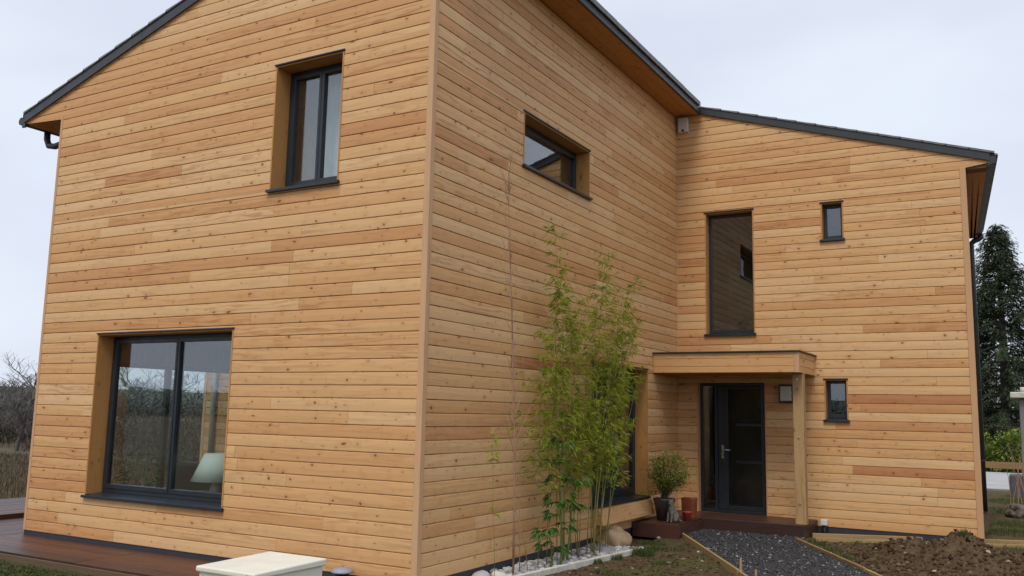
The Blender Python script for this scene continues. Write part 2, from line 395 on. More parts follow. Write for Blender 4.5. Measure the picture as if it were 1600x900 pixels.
# openings in each wall: (a0,a1,z0,z1)
WIN = {
 'A': [(-2.255, -1.222, 4.125, 5.633), (-5.135, -2.685, .515, 2.549)],
 'B': [(1.945, 3.861, 4.655, 5.345), (3.98, 6.09, .405, 2.375)],
 'C': [(.505, 1.345, 3.031, 5.147), (2.44, 2.786, 4.515, 5.135), (2.42, 2.772, 1.635, 2.28), (.333, 1.496, .085, 2.225)]}
GAP = .008
def board_profile(z0, z1, lo, hi):
    """closed section (depth, z) of a board from z0 to z1, clipped to lo..hi; depth 0 = outer face, -.024 = back"""
    h = z1-z0
    P = [(-.024, 0), (-.003, .0006), (-.0008, .003), (0, .010), (.0018, .068), (0, .120), (-.001, .1262), (-.004, .1286), (-.0205, .1292), (-.0205, .1363), (-.024, .1363)]
    P = [(d, z0+z) for d, z in P]
    if lo > z0+1e-4 or hi < z1-1e-4:
        out = []
        for i in range(len(P)):
            a = P[i]; b = P[(i+1) % len(P)]
            if lo <= a[1] <= hi: out.append(a)
            for L_ in sorted((lo, hi), key=lambda q: abs(q-a[1])):
                if (a[1]-L_)*(b[1]-L_) < 0:
                    t = (L_-a[1])/(b[1]-a[1]); out.append((a[0]+t*(b[0]-a[0]), L_))
        P = out
    return P
stuffboards = MB()
board_count = 0
def wall_boards(wall, ft, lfn, rfn, ztop, openings, parent, outs, minlen=1.2, maxlen=4.2, sel=None):
    """lfn,rfn: end positions as functions of z"""
    global board_count
    row = 0; z = 0.0
    while z < ztop:
        z1 = z+PIT_Z
        cuts = sorted({z, z1}|{c for (a0, a1, c0, c1) in openings for c in (c0, c1) if z+.004 < c < z1-.004})
        # joints for the row: fixed positions along the wall
        amin, amax = lfn((z+z1)/2), rfn((z+z1)/2)
        joints = []; a = amin+random.uniform(.4, maxlen)
        while a < amax-.35: joints.append(a); a += random.uniform(minlen, maxlen)
        segs = {}
        for c0, c1 in zip(cuts[:-1], cuts[1:]):
            mid = (c0+c1)/2
            iv = [(amin, amax)]
            for (b0, b1, d0, d1) in openings:
                if d0 < mid < d1:
                    iv = [q for (p0, p1) in iv for q in ((p0, min(p1, b0)), (max(p0, b1), p1)) if q[1]-q[0] > .01]
            for (p0, p1) in iv:
                pts = [p0]+[j for j in joints if p0+.12 < j < p1-.12]+[p1]
                for q0, q1 in zip(pts[:-1], pts[1:]):
                    segs.setdefault((round(q0, 3), round(q1, 3)), []).append((c0, c1))
        for (q0, q1), bands in segs.items():
            lo, hi = bands[0][0], bands[-1][1]
            prof = board_profile(z, z1, lo, hi)
            if len(prof) < 3: continue
            tone = random.betavariate(1.1, 1.55)*.86 if random.random() > .025 else random.uniform(.82, .95)
            tr = (tone, random.random()); jit = random.uniform(-.0012, .0012)
            ends = []
            for e, (q, fn, am) in enumerate(((q0, lfn, amin), (q1, rfn, amax))):
                ends.append([(fn(zz) if abs(q-am) < .002 else q+(.0012 if e == 0 else -.0012)) for d, zz in prof])
            if min(b-a for a, b in zip(*ends)) < 0:
                ends[1] = [max(a+.002, b) for a, b in zip(*ends)]
            mb = MB(); mb.tone = tr; k = len(prof); ou, ov = random.random()*40, row*1.7+random.random()
            n = mb.add([ft(a, d+jit, zz) for a, (d, zz) in zip(ends[0], prof)]+[ft(a, d+jit, zz) for a, (d, zz) in zip(ends[1], prof)])
            for i in range(k):
                j = (i+1) % k
                mb.face((n+i, n+j, n+k+j, n+k+i), [(ends[0][i]+ou, prof[i][1]-z+ov), (ends[0][j]+ou, prof[j][1]-z+ov), (ends[1][j]+ou, prof[j][1]-z+ov), (ends[1][i]+ou, prof[i][1]-z+ov)])
            mb.face(tuple(n+i for i in range(k)), [(prof[i][0]+ou, prof[i][1]+ov) for i in range(k)])
            mb.face(tuple(n+k+i for i in reversed(range(k))), [(prof[i][0]+ou, prof[i][1]+ov) for i in reversed(range(k))])
            vis = False
            for aa in (q0, (q0+q1)/2, q1):
                pr = project(ft(aa, 0, (lo+hi)/2))
                if pr and -.0 < pr[0] < 1 and 0 < pr[1] < 1: vis = True
            outs.append((vis and (sel is None or sel(q0, q1, lo, hi)), q1-q0, hi-lo, mb))
        z = z1; row += 1
# backing walls (cells around the openings)
def backing(ft, a0, a1, z0, z1, openings, th=.30, extra=None, name='wall', mat=None):
    mb = MB(); A = sorted({a0, a1}|{o[i] for o in openings for i in (0, 1)}); Z = sorted({z0, z1}|{o[i] for o in openings for i in (2, 3)})
    for i in range(len(A)-1):
        zz = []
        for j in range(len(Z)-1):
            am, zm = (A[i]+A[i+1])/2, (Z[j]+Z[j+1])/2
            if any(o[0] < am < o[1] and o[2] < zm < o[3] for o in openings): continue
            if zz and abs(zz[-1][1]-Z[j]) < 1e-6: zz[-1][1] = Z[j+1]
            else: zz.append([Z[j], Z[j+1]])
        for (c0, c1) in zz:
            p = [ft(a, o, c) for c in (c0, c1) for a, o in ((A[i], -.0245), (A[i+1], -.0245), (A[i+1], -th), (A[i], -th))]
            mb.hexa(p)
    if extra:
        mb.prism(extra, lambda a, b, d: ft(a, d, b), -.0245, -th)
    return mb.build(name, mat or M['backing'], house)
wallA = backing(ftA, -W1+.02, -.02, -.1, 5.68, WIN['A'], extra=[(-W1-.7, 5.66), (-.021, 5.681), (-.021, 6.97), (.36, 6.97), (XR, ZR-.03), (-W1-.7, 5.70)])
wallB = backing(ftB, .31, D+.3, -.1, 6.93, WIN['B'])
wallC = backing(ftC, .02, W2-.02, -.1, 5.45, WIN['C'], extra=[(-.2, 5.452), (W2+.28, 5.452), (W2+.28, 5.58), (.43, 6.90), (-.2, 6.90)])
for o_, nm in ((wallA, 'gable wall facing the viewer at left'), (wallB, 'long wall receding from the corner'), (wallC, 'set back entrance wall')): o_['label'] = nm
# other (unseen) walls so the house is closed
side = MB(); side.box(-W1-.0, -W1+.3, .02, .8, -.1, 5.65); side.box(-W1, -W1+.3, .8, 3.7, -.1, .32); side.box(-W1, -W1+.3, .8, 3.7, 2.27, 5.65); side.box(-W1, -W1+.3, 3.7, BACK, -.1, 5.65)
sw = side.build('wall', M['trimwood'], house); sw['label'] = 'hidden left side wall'
side = MB(); side.box(W2-.3, W2-.024, D+.32, BACK, -.1, 5.46); sw2 = side.build('wall', M['backing'], house); sw2['label'] = 'right end wall seen almost edge on'
side = MB(); side.box(-W1, xr_(BACK)-.01, BACK, BACK+.25, -.1, 5.6); sw3 = side.build('wall', M['trimwood'], house); sw3['label'] = 'hidden rear wall'

CT = .068
skew(sw2, .050)
outs = {'A': [], 'B': [], 'C': [], 'R': []}
wall_boards('A', ftA, lambda z: leftline(z) if z > 5.645 else -W1+.045, lambda z: rightline(z) if z > 6.955 else -CT, 7.46, WIN['A'], wallA, outs['A'], 1.4, 4.8)
wall_boards('B', ftB, lambda z: CT+.0, lambda z: D+.0, 6.95, WIN['B'], wallB, outs['B'], 1.4, 4.6)
wall_boards('C', ftC, lambda z: .39 if z > 6.955 else .0, lambda z: rightline(z) if z > 5.48 else W2-.078, 6.92, WIN['C'], wallC, outs['C'], 1.2, 4.2)
def ftR(a, o, z): return (xr_(a)+o, a, z)
wall_boards('R', ftR, lambda z: D+.08, lambda z: BACK, 5.45, [], sw2, outs['R'], 2, 5, sel=lambda *a: False)
par = {'A': wallA, 'B': wallB, 'C': wallC, 'R': sw2}
allb = [(k, *b) for k in outs for b in outs[k]]
cand = sorted([b for b in allb if b[1]], key=lambda b: -b[2]*b[3])
keep = set(id(b[4]) for b in cand[:298])
print('boards', len(allb), 'visible', len(cand))
for k in outs:
    rest = MB()
    for (vis, ln, ht, mb) in outs[k]:
        if id(mb) in keep: mb.build('board', M['larch'], par[k])
        else:
            n = len(rest.v); rest.v += mb.v; rest.tn += mb.tn; rest.uv += mb.uv; rest.f += [tuple(n+i for i in f) for f in mb.f]; rest.mi += mb.mi; rest.sm += mb.sm
    if rest.v: rest.build('boards', M['larch'], par[k], kind='stuff', fix=True)

# corner trims
def trim(name, *boxes, mat='trimwood', tone=None, bevel=.003, parent=house, label=None):
    mb = MB()
    for b in boxes: mb.tone = tone or rt_(); mb.box(*b)
    o = mb.build(name, M[mat], parent, bevel=bevel)
    if label: o['label'] = label
    return o
trim('corner_trim', (-CT+.002, .006, -.006, .02, 0, 6.95)); trim('corner_trim', (-.02, .0065, .0202, CT-.002, 0, 6.95))
trim('corner_trim', (-W1-.006, -W1+.043, -.006, .06, 0, 5.64))
trim('corner_trim', (W2-.076, W2+.006, D-.006, D+.024, 0, 5.478)); trim('corner_trim', (W2-.02, W2+.0065, D+.0242, D+.078, 0, 5.478))
trim('corner_trim', (.0005, .013, D-.013, D-.0005, 0.1, 6.95))
# plinth strip under the boards
trim('plinth', (-W1, -.01, .010, .02, -.16, 0.0), mat='plinth', bevel=0); trim('plinth', (-.02, -.010, .02, D, -.16, 0.0), mat='plinth', bevel=0); trim('plinth', (0, W2, D+.010, D+.02, -.16, 0.0), mat='plinth', bevel=0)

# ---- roof
roof = MB(); roof.prism([(-7.23, 5.72), (-7.23, 5.79), (XR, ZR+.14), (.47, 7.055), (.47, 6.99), (XR, ZR+.06)], lambda a, b, d: (a, d, b), -.03, D)
roof.prism([(-7.23, 5.72), (-7.23, 5.79), (XR, ZR+.14), (4.965, 5.675), (4.965, 5.61), (XR, ZR+.06)], lambda a, b, d: (a-(.072*6 if d > 9 and a > 0 else 0), d, b), D-.03, BACK+.05)
roofo = roof.build('roof', M['zinc'], house)
def slope_trim(x0, x1, zf, y0, y1, th=.13, mat='zinc', name='rake_trim'):
    mb = MB(); mb.prism([(x0, zf(x0)), (x1, zf(x1)), (x1, zf(x1)+th), (x0, zf(x0)+th)], lambda a, b, d: (a, d, b), y0, y1)
    return mb.build(name, M[mat], roofo)
L1 = lambda x: 5.671+.31*(x+7.173)
L2 = lambda x: 6.945-.315*(x-.43)
slope_trim(-7.2, XR, L1, -.035, .02); slope_trim(XR, .44, L2, -.035, .02)
slope_trim(.43, 4.90, L2, D-.035, D+.02, .12)
slope_trim(-7.2, XR, lambda x: L1(x)-.012, -.012, .0, .011, 'trimwood', 'rake_bead'); 
# verge tiles: thin stepped strip above the rake trim
def verge(x0, x1, zf, y, n, th=.13):
    for i in range(n):
        a = x0+(x1-x0)*i/n; b = x0+(x1-x0)*(i+1.06)/n
        mb = MB(); mb.tone = rt_(); sgn = 1 if zf(x1) > zf(x0) else -1
        za, zb = zf(a)+th+.012*(sgn < 0)*0, zf(b)+th
        lift = .018
        if sgn > 0: P = [(a, za+.002), (b, zb+.002-.0), (b, zb+.016), (a, za+.016+lift)]
        else: P = [(a, za+.002), (b, zb+.002), (b, zb+.016+lift), (a, za+.016)]
        mb.prism(P, lambda p, q, d: (p, d, q), y-.05, y+.28); mb.build('tile', M['tile'], roofo)
verge(.49, 4.94, L2, D, 14, .12)
verge(-7.2, XR, L1, 0, 18)
# eave tiles along the long wall and fascia/gutter
for i in range(19):
    y0 = -.03+i*.41; 
    if y0 > D-.2: break
    mb = MB(); mb.tone = rt_(); dz = random.uniform(-.003, .003)
    mb.hexa([(.20, y0+.004, 7.150), (.505, y0+.004, 7.034+dz), (.505, y0+.392, 7.034+dz), (.20, y0+.392, 7.150), (.20, y0+.004, 7.195), (.505, y0+.004, 7.108+dz), (.505, y0+.392, 7.108+dz), (.20, y0+.392, 7.195)])
    mb.build('tile', M['tile'], roofo)
fb = MB(); fb.box(.425, .468, -.02, D-.03, 6.935, 7.030); fb.build('fascia', M['pipe'], roofo)
# soffit boards under the long-wall eave (run along the wall) and inside the end boxes
for i, (a, b) in enumerate(((.004, .139), (.142, .277), (.280, .422))):
    y = 0.0
    while y < D:
        y2 = min(D-.003, y+random.uniform(2, 4)); mb = MB(); mb.tone = rt_(.5, .9); mb.box(a, b, y+.002, y2-.002, 6.948, 6.968, L=1); mb.build('soffit_board', M['orangewood'], roofo, bevel=.003); y = y2+.003
for i in range(3):
    x0 = W2+.012+i*.099; mb = MB(); mb.tone = rt_(.4, .9); mb.box(x0, x0+.096, D+.025, BACK+.0, 5.481, 5.50, L=1); skew(mb.build('soffit_board', M['orangewood'], roofo), .050+.007*i)
for i in range(5):
    x0 = -7.16+i*.158; mb = MB(); mb.tone = rt_(.4, .9); mb.box(x0, x0+.154, .025, BACK, 5.635, 5.655, L=1); mb.build('soffit_board', M['orangewood'], roofo)
# right eave: fascia, gutter, scalloped tile edge
fb = MB(); fb.box(4.868, 4.90, D-.03, BACK+.02, 5.475, 5.60); skew(fb.build('fascia', M['pipe'], roofo), .072)
gt = MB(); kk = .072*6; gt.hexa([(4.902, D-.035, 5.48), (4.975, D-.035, 5.50), (4.975-kk, BACK, 5.50), (4.902-kk, BACK, 5.48), (4.902, D-.035, 5.606), (4.985, D-.035, 5.601), (4.985-kk, BACK, 5.601), (4.902-kk, BACK, 5.606)]); gto = gt.build('gutter', M['pipe'], house)
for i in range(27):
    y0 = D-.03+i*.22; mb = MB(); mb.tone = rt_(); mb.hexa([(4.80, y0, 5.675), (5.01, y0, 5.603), (5.01, y0+.2, 5.603), (4.80, y0+.2, 5.675), (4.80, y0, 5.70), (5.01, y0, 5.628), (5.01, y0+.2, 5.628), (4.80, y0+.2, 5.70)]); skew(mb.build('tile', M['tile'], roofo), .072)
dp = MB(); yb = 13.2; xg = 4.945-.072*(yb-D); xw = xr_(yb)+.075
dp.tube([(xg, yb, 5.50), (xg, yb, 5.43), (xg-.04, yb, 5.40), (xw+.06, yb, 5.37), (xw, yb, 5.31), (xw, yb, 5.2), (xw, yb, -.1)], .055, 12); dpo = dp.build('downpipe', M['pipe'], house)
for zz in (.9, 2.3, 3.75):
    b = MB(); b.box(xw-.07, xw+.06, yb-.075, yb+.06, zz-.015, zz+.015); b.build('pipe_bracket', M['pipe'], dpo)
# left eave gutter end and downpipe elbow
gt = MB(); gt.tube([(-7.27, -.03, 5.70), (-7.27, BACK, 5.68)], .058, 12); g1 = gt.build('gutter', M['pipe'], house)
gt = MB(); gt.box(-7.235, -7.165, -.03, -.004, 5.60, 5.80); gt.build('gutter_end', M['pipe'], g1)
dp = MB(); dp.tube([(-7.22, .35, 5.66), (-7.21, .35, 5.52), (-7.15, .35, 5.42), (-7.0, .35, 5.39), (-6.75, .35, 5.42), (-6.5, .35, 5.40), (-W1-.07, .35, 5.33), (-W1-.06, .35, 5.2), (-W1-.06, .35, -.1)], .045, 12); dp.build('downpipe', M['pipe'], house)

# ---- windows
def bx(mb, ft, a0, a1, o0, o1, z0, z1, L=None):
    P = [ft(a, o, z) for a, o, z in ((a0, o0, z0), (a1, o1, z1))]
    mb.box(P[0][0], P[1][0], P[0][1], P[1][1], P[0][2], P[1][2], L)
def ring(mb, ft, a0, a1, z0, z1, o0, o1, w, wb=None):
    wb = wb or w
    bx(mb, ft, a0, a0+w, o0, o1, z0, z1); bx(mb, ft, a1-w, a1, o0, o1, z0, z1)
    bx(mb, ft, a0+w, a1-w, o0, o1, z0, z0+wb); bx(mb, ft, a0+w, a1-w, o0, o1, z1-w, z1)
def pane(ft, a0, a1, z0, z1, o, parent):
    mb = MB(); bx(mb, ft, a0, a1, o-.006, o, z0, z1); return mb.build('pane', M['glass'], parent)
def window(ft, op, sashes, label, depth=.22, fw_=.055, lintel=True, sill=True, proud=.045):
    a0, a1, z0, z1 = op
    fr = MB(); zs = z0+.035
    ring(fr, ft, a0+.02, a1-.02, zs, z1-.02, -depth-.07, -depth, fw_, .06)
    w = fr.build('window', M['frame'], house, bevel=.003); w['label'] = label
    # wood reveals, their front edge slightly proud of the boards
    for (p0, p1) in ((a0, a0+.019), (a1-.019, a1)):
        mb = MB(); mb.tone = (random.uniform(.2, .6), .5); bx(mb, ft, p0, p1, -depth-.02, .006, z0+.02, z1-.012, L=2); mb.build('reveal_board', M['orangewood'], w)
    mb = MB(); mb.tone = (.5, .5); bx(mb, ft, a0+.019, a1-.019, -depth-.02, -.002, z1-.02, z1); mb.build('reveal_board', M['orangewood'], w)
    if lintel:
        mb = MB(); bx(mb, ft, a0-.015, a1+.012, -.015, .02, z1-.004, z1+.014); mb.build('lintel_strip', M['frame'], w, bevel=.003)
    if sill:
        mb = MB(); e = .022
        pts = [ft(a0-e, .04, z0-.012), ft(a1+e, .04, z0-.012), ft(a1+e, -depth-.01, z0-.012), ft(a0-e, -depth-.01, z0-.012), ft(a0-e, .04, z0+.012), ft(a1+e, .04, z0+.012), ft(a1+e, -depth-.01, z0+.034), ft(a0-e, -depth-.01, z0+.034)]
        # the part behind the wall face is only as wide as the opening
        mb = MB(); bx(mb, ft, a0-e, a1+e, .002, .045, z0-.022, z0+.010); 
        mb.hexa([ft(a0+.001, .002, z0-.012), ft(a1-.001, .002, z0-.012), ft(a1-.001, -depth-.03, z0-.012), ft(a0+.001, -depth-.03, z0-.012), ft(a0+.001, .002, z0+.0095), ft(a1-.001, .002, z0+.0095), ft(a1-.001, -depth-.03, z0+.036), ft(a0+.001, -depth-.03, z0+.036)])
        mb.build('sill', M['frame'], w, bevel=.003)
    for (s0, s1) in sashes:      # sash positions along the wall
        sm = MB(); za, zb = zs+.05, z1-.02-fw_+.006
        ring(sm, ft, s0, s1, za, zb, -depth-.055, -depth+.012, .048, .055); so = sm.build('sash', M['frame'], w, bevel=.004)
        p = pane(ft, s0+.047, s1-.047, za+.054, zb-.047, -depth-.02, w)
    return w
window(ftA, WIN['A'][0], [(-2.19, -1.72), (-1.735, -1.29)], 'tall upper window with pale curtains', .22)
window(ftA, WIN['A'][1], [(-5.07, -3.85), (-3.87, -2.75)], 'large ground floor window of two panes with a deep sill', .22, .05)
window(ftB, WIN['B'][0], [(2.01, 3.81)], 'wide low upper window in the receding wall', .2)
window(ftB, WIN['B'][1], [(4.05, 5.0), (4.99, 6.0)], 'ground floor window behind the bamboo', .2)
window(ftC, WIN['C'][0], [], 'tall narrow fixed window above the porch', .15, .05)
pane(ftC, .575, 1.275, 3.12, 5.08, -.18, [o for o in bpy.data.objects if o.name.startswith('window')][-1])
cw = [o for o in bpy.data.objects if o.name.startswith('window')]
w_ = window(ftC, WIN['C'][1], [], 'small square upper window', .14, .045); pane(ftC, 2.50, 2.726, 4.60, 5.075, -.17, w_)
w_ = window(ftC, WIN['C'][2], [], 'small square lower window', .14, .045); pane(ftC, 2.48, 2.712, 1.72, 2.22, -.17, w_)
# far window in the left side wall, seen through the living room
fr = MB(); fs = lambda a, o, z: (-W1-o, a, z)
ring(fr, fs, .8, 3.7, .32, 2.27, -.10, -.03, .07); bx(fr, fs, 2.02, 2.10, -.10, -.03, .39, 2.2)
fwn = fr.build('window', M['frame'], house); fwn['label'] = 'far side window seen through the living room'
pane(fs, .87, 2.02, .39, 2.2, -.06, fwn); pane(fs, 2.10, 3.63, .39, 2.2, -.06, fwn)
mb = MB(); mb.tube([(-5.95, 2.02, 0), (-5.95, 2.02, 2.6)], .045, 10); mb.build('column', M['pipegrey'], house)

# ---- interior shell
def part(name, mat, *boxes, parent=house, bevel=0):
    mb = MB()
    for b in boxes: mb.tone = rt_(); mb.box(*b)
    return mb.build(name, M[mat], parent, bevel=bevel)
part('interior_floor', 'ifloor', (-6.04, -.30, .31, 7.4, -.05, .02)); 
part('interior_ceiling', 'plaster', (-6.04, -.302, .302, 7.4, 2.6, 2.72))
part('interior_wall', 'interior', (-6.04, -.31, 6.6, 6.7, .021, 2.599), (-1.6, -1.5, 3.2, 6.6, .021, 2.599))
part('interior_floor', 'ifloor', (-6.04, -.304, .303, 7.4, 2.73, 2.80)); part('interior_ceiling', 'plaster', (-6.04, -.305, .306, 7.4, 5.7, 5.78))
part('interior_wall', 'interior', (-6.04, -.31, 4.4, 4.5, 2.81, 5.69), (-3.3, -3.2, .31, 4.4, 2.81, 5.69))
part('interior_floor', 'ifloor', (.01, W2-.31, D+.31, BACK, -.05, .07)); part('interior_ceiling', 'interior', (.01, W2-.32, D+.305, BACK, 2.55, 2.75), (.0, W2-.32, D+.305, BACK, 5.35, 5.44))
part('interior_wall', 'interior', (-.2, 0, D+.31, BACK-.01, .08, 5.46), (.01, W2-.35, D+3.2, D+3.3, .08, 5.349))
def curtain(name, mat, x0, x1, y, z0, z1, label, horizontal='x', amp=.022, waves=9):
    mb = MB(); n = waves*6; mb.smooth = True; P = []
    for i in range(n+1):
        t = i/n; a = x0+(x1-x0)*t; P.append((a, y+amp*math.sin(t*waves*2*math.pi)+.004*math.sin(t*31)))
    for side_ in (0, .004):
        base = mb.add([(a, b+side_, z) for (a, b) in P for z in (z0, z1)])
        for i in range(n): mb.face((base+2*i, base+2*i+2, base+2*i+3, base+2*i+1))
    o = mb.build(name, M[mat], fix=False); return props(o, label, 'curtain')
curtain('curtain', 'revealreflect', -2.20, -1.93, .42, 4.12, 5.66, 'brown sheet imitating the reveal reflected at the left of the tall upper window', waves=4)  # added brown sheet, imitates the reveal mirrored in the left glass
curtain('curtain', 'curtain', -1.92, -1.2, .46, 4.12, 5.66, 'pale blue grey curtain filling the right of the tall upper window', waves=7)

# ---- front door
dr = MB(); a0, a1, z0, z1 = WIN['C'][3]
for (p0, p1) in ((a0, a0+.022), (a1-.016, a1)):
    m_ = MB(); m_.tone = rt_(); bx(m_, ftC, p0, p1, -.2, .006, z0+.005, z1-.003, L=2); m_.build('door_trim', M['trimwood'], house)
m_ = MB(); m_.tone = rt_(); bx(m_, ftC, a0-.05, a1+.02, -.2, .012, z1-.002, z1+.02); m_.build('door_trim', M['trimwood'], house)
dr = MB(); ring(dr, ftC, a0+.022, a1-.016, z0+.003, z1-.003, -.19, -.12, .05, .045); bx(dr, ftC, .60, .65, -.19, -.12, z0+.048, z1-.053)
door = dr.build('door', M['frame'], house, bevel=.004); door['label'] = 'dark grey glazed front door with narrow side light'
lf = MB(); A0, A1 = .655, 1.425
ring(lf, ftC, A0, A1, z0+.052, z1-.058, -.175, -.135, .045, .07); bx(lf, ftC, A0+.0452, A0+.17, -.172, -.132, z0+.123, z1-.104)
lfo = lf.build('door_leaf', M['frame'], door, bevel=.004)
for zz in (.92, 1.53): 
    m_ = MB(); bx(m_, ftC, A0+.30, A1-.046, -.149, -.143, zz-.022, zz+.022); m_.build('glazing_bar', M['frame'], door, bevel=.003)
pane(ftC, A0+.17, A1-.045, z0+.122, z1-.103, -.15, door).data.materials[0] = M['frosted']; pane(ftC, .405, .60, z0+.05, z1-.053, -.15, door)
h = MB(); h.tube([ftC(.735, -.13, 1.115), ftC(.735, -.07, 1.115), ftC(.75, -.065, 1.115), ftC(.875, -.065, 1.112)], .0105, 8); bx(h, ftC, .715, .755, -.131, -.122, .97, 1.19)
h.build('handle', M['steel'], door)

# ---- canopy
cy = 6.33; can = MB(); can.box(.02, 2.25, cy+.03, D-.03, 2.36, 2.60)
cano = can.build('canopy', M['backing'], house); cano['label'] = 'flat porch canopy clad in boards'
for (zz, zt) in ((2.335, 2.428), (2.432, 2.552), (2.556, 2.640)):
    m_ = MB(); m_.tone = rt_(.1, .6); m_.box(.004, 2.222, cy, cy+.024, zz, zt, L=0); m_.build('board', M['larch'], cano, bevel=.004)
    m_ = MB(); m_.tone = rt_(.1, .6); m_.box(2.262, 2.285, cy+.06, D-.002, zz, zt, L=1); m_.build('board', M['larch'], cano, bevel=.004)
m_ = MB(); m_.tone = (.3, .2); m_.box(2.224, 2.291, cy-.006, cy+.058, 2.333, 2.642); m_.build('corner_post', M['trimwood'], cano, bevel=.003)
m_ = MB(); m_.box(.002, 2.32, cy-.035, D-.002, 2.642, 2.662); m_.build('roof_sheet', M['zinc'], cano, bevel=.004)
for i in range(8):
    m_ = MB(); m_.tone = rt_(.3, .9); y0 = cy+.03+i*.142; m_.box(.02, 2.255, y0, y0+.138, 2.337, 2.357); m_.build('soffit_board', M['orangewood'], cano)
pm = MB(); pm.tone = (.4, .9); px, py = 2.205, 6.68; pm.box(px-.078, px+.078, py-.078, py+.078, .10, 2.336)
pst = pm.build('post', M['postwood'], house, bevel=.006); pst['label'] = 'square timber post carrying the canopy'
for zz in (.40, 1.37, 2.24):
    b = MB(); b.tube([(px-.005, py-.079, zz), (px-.005, py-.093, zz)], [.017, .012], 10); b.build('bolt', M['steel'], pst)
# wood ledge below the ground floor window in the long wall
m_ = MB(); m_.tone = (.35, .6)
m_ = MB(); m_.tone = (.35, .6); m_.hexa([(.006, 4.05, .165), (.16, 4.05, .165), (.16, 6.0, .165), (.006, 6.0, .165), (.006, 4.05, .375), (.10, 4.05, .375), (.10, 6.0, .375), (.006, 6.0, .375)], L=1)
lg = m_.build('ledge', M['larch'], house, bevel=.005); lg['label'] = 'projecting wooden skirt below the ground floor window'

# ------------------------------------------------------------------ side wing seen through the room
wing = empty('wing', (-7.5, 6, 0), 'low board clad rear wing seen through the big ground floor window', 'building')
wb_ = MB(); wb_.box(-8.8, -W1-.02, 5.03, 9, -.2, 3.0); wbo = wb_.build('wall', M['backing'], wing)
for i in range(22):
    m_ = MB(); m_.tone = rt_(0, .8); m_.box(-8.74, -W1-.02, 5.0, 5.024, i*.1363, i*.1363+.128, L=0); m_.build('board', M['larch'], wbo)
m_ = MB(); m_.tone = (.1, .1); m_.box(-8.81, -8.74, 4.992, 5.03, 0, 3.0); m_.build('corner_trim', M['trimwood'], wing)
m_ = MB(); m_.tube([(-8.45, 4.93, -.1), (-8.45, 4.93, 3.0)], .05, 10); m_.build('downpipe', M['pipegrey'], wing)
m_ = MB(); m_.box(-9.0, -W1-.02, 4.85, 9.2, 3.0, 3.12); m_.build('roof', M['zinc'], wing)

# ------------------------------------------------------------------ wall fittings
wl = empty('wall_lamp', (1.83, D-.02, 1.90), 'square wall lamp with white glass beside the front door, half hidden by the post', 'lamp')
m_ = MB(); m_.box(1.715, 1.955, D-.04, D-.004, 1.90, 2.195); m_.build('back_plate', M['frame'], wl, bevel=.004)
m_ = MB(); m_.box(1.745, 1.925, D-.085, D-.041, 1.93, 2.165); m_.build('lamp_glass', M['lampglass'], wl, bevel=.01)
m_ = MB(); ring(m_, ftC, 1.72, 1.95, 1.905, 2.19, .0405, .07, .022); m_.build('lamp_frame', M['frame'], wl, bevel=.003)
al = empty('alarm_box', (.14, D-.05, 6.64), 'small white alarm siren box high in the inner corner under the eaves', 'alarm')
m_ = MB(); m_.hexa([(.055, D-.075, 6.64), (.235, D-.075, 6.64), (.235, D-.004, 6.64), (.055, D-.004, 6.64), (.055, D-.095, 6.90), (.235, D-.095, 6.90), (.235, D-.004, 6.90), (.055, D-.004, 6.90)]); m_.build('case', M['white'], al, bevel=.012)
m_ = MB(); m_.tube([(.145, D-.074, 6.668), (.145, D-.085, 6.668)], .022, 12); m_.build('strobe', M['frame'], al)

# ------------------------------------------------------------------ porch deck and terrace
pd = empty('porch_deck', (1.1, 6.6, -.1), 'low dark brown wooden porch deck under the canopy at the front door', 'deck')
for i in range(6):
    y0 = 6.56+i*.158; m_ = MB(); m_.tone = rt_(); m_.box(.715, 2.24, y0, min(y0+.152, D-.004), .072, .098, L=0); m_.build('plank', M['deck'], pd, bevel=.004)
m_ = MB(); m_.tone = rt_(); m_.box(.715, 2.245, 6.530, 6.556, -.12, .096, L=0); m_.build('fascia', M['deck'], pd, bevel=.004)
m_ = MB(); m_.tone = rt_(); m_.box(2.245, 2.270, 6.530, D-.02, -.12, .096, L=1); m_.build('fascia', M['deck'], pd, bevel=.004)
for i in range(7):
    x0 = .03+i*.098; m_ = MB(); m_.tone = rt_(); m_.box(x0, x0+.093, 5.45, D-.004, .066, .092, L=1); m_.build('plank', M['deck'], pd, bevel=.004)
m_ = MB(); m_.tone = rt_(.3, .6); m_.box(.02, .735, 5.42, 5.446, -.12, .092, L=0); m_.build('fascia', M['deck'], pd, bevel=.004)
m_ = MB(); m_.tone = rt_(.3, .6); m_.box(.718, .742, 5.447, 6.526, -.12, .07, L=1); m_.build('fascia', M['deck'], pd, bevel=.004)
# big terrace left
td = empty('terrace_deck', (-6, -.5, -.1), 'wet red brown wooden terrace running along the foot of the gable wall', 'deck')
for i in range(7):
    y1 = -.004-i*.135; xa = -10.1; m_ = MB()
    for (p, q) in ((-6.36, -3.9-i*.0), (-3.895, -1.35)):
        m_ = MB(); m_.tone = rt_(); m_.box(p, q, y1-.130, y1, -.088, -.06+random.uniform(-.0015, .0015), L=0); m_.build('plank', M['deck'], td, bevel=.003)
for i in range(13):
    x1 = -6.366-i*.128; m_ = MB(); m_.tone = rt_(.3, 1); m_.box(x1-.123, x1, -.944, 11.0, -.088, -.06+random.uniform(-.0015, .0015), L=1); m_.build('plank', M['deck'], td, bevel=.003)
for i in range(15):
    x1 = -8.04-i*.14; m_ = MB(); m_.tone = rt_(.3, 1); m_.box(x1-.134, x1, -.944, 11.0, -.02, .01+random.uniform(-.0015, .0015), L=1); m_.build('plank', M['deck'], td, bevel=.003)
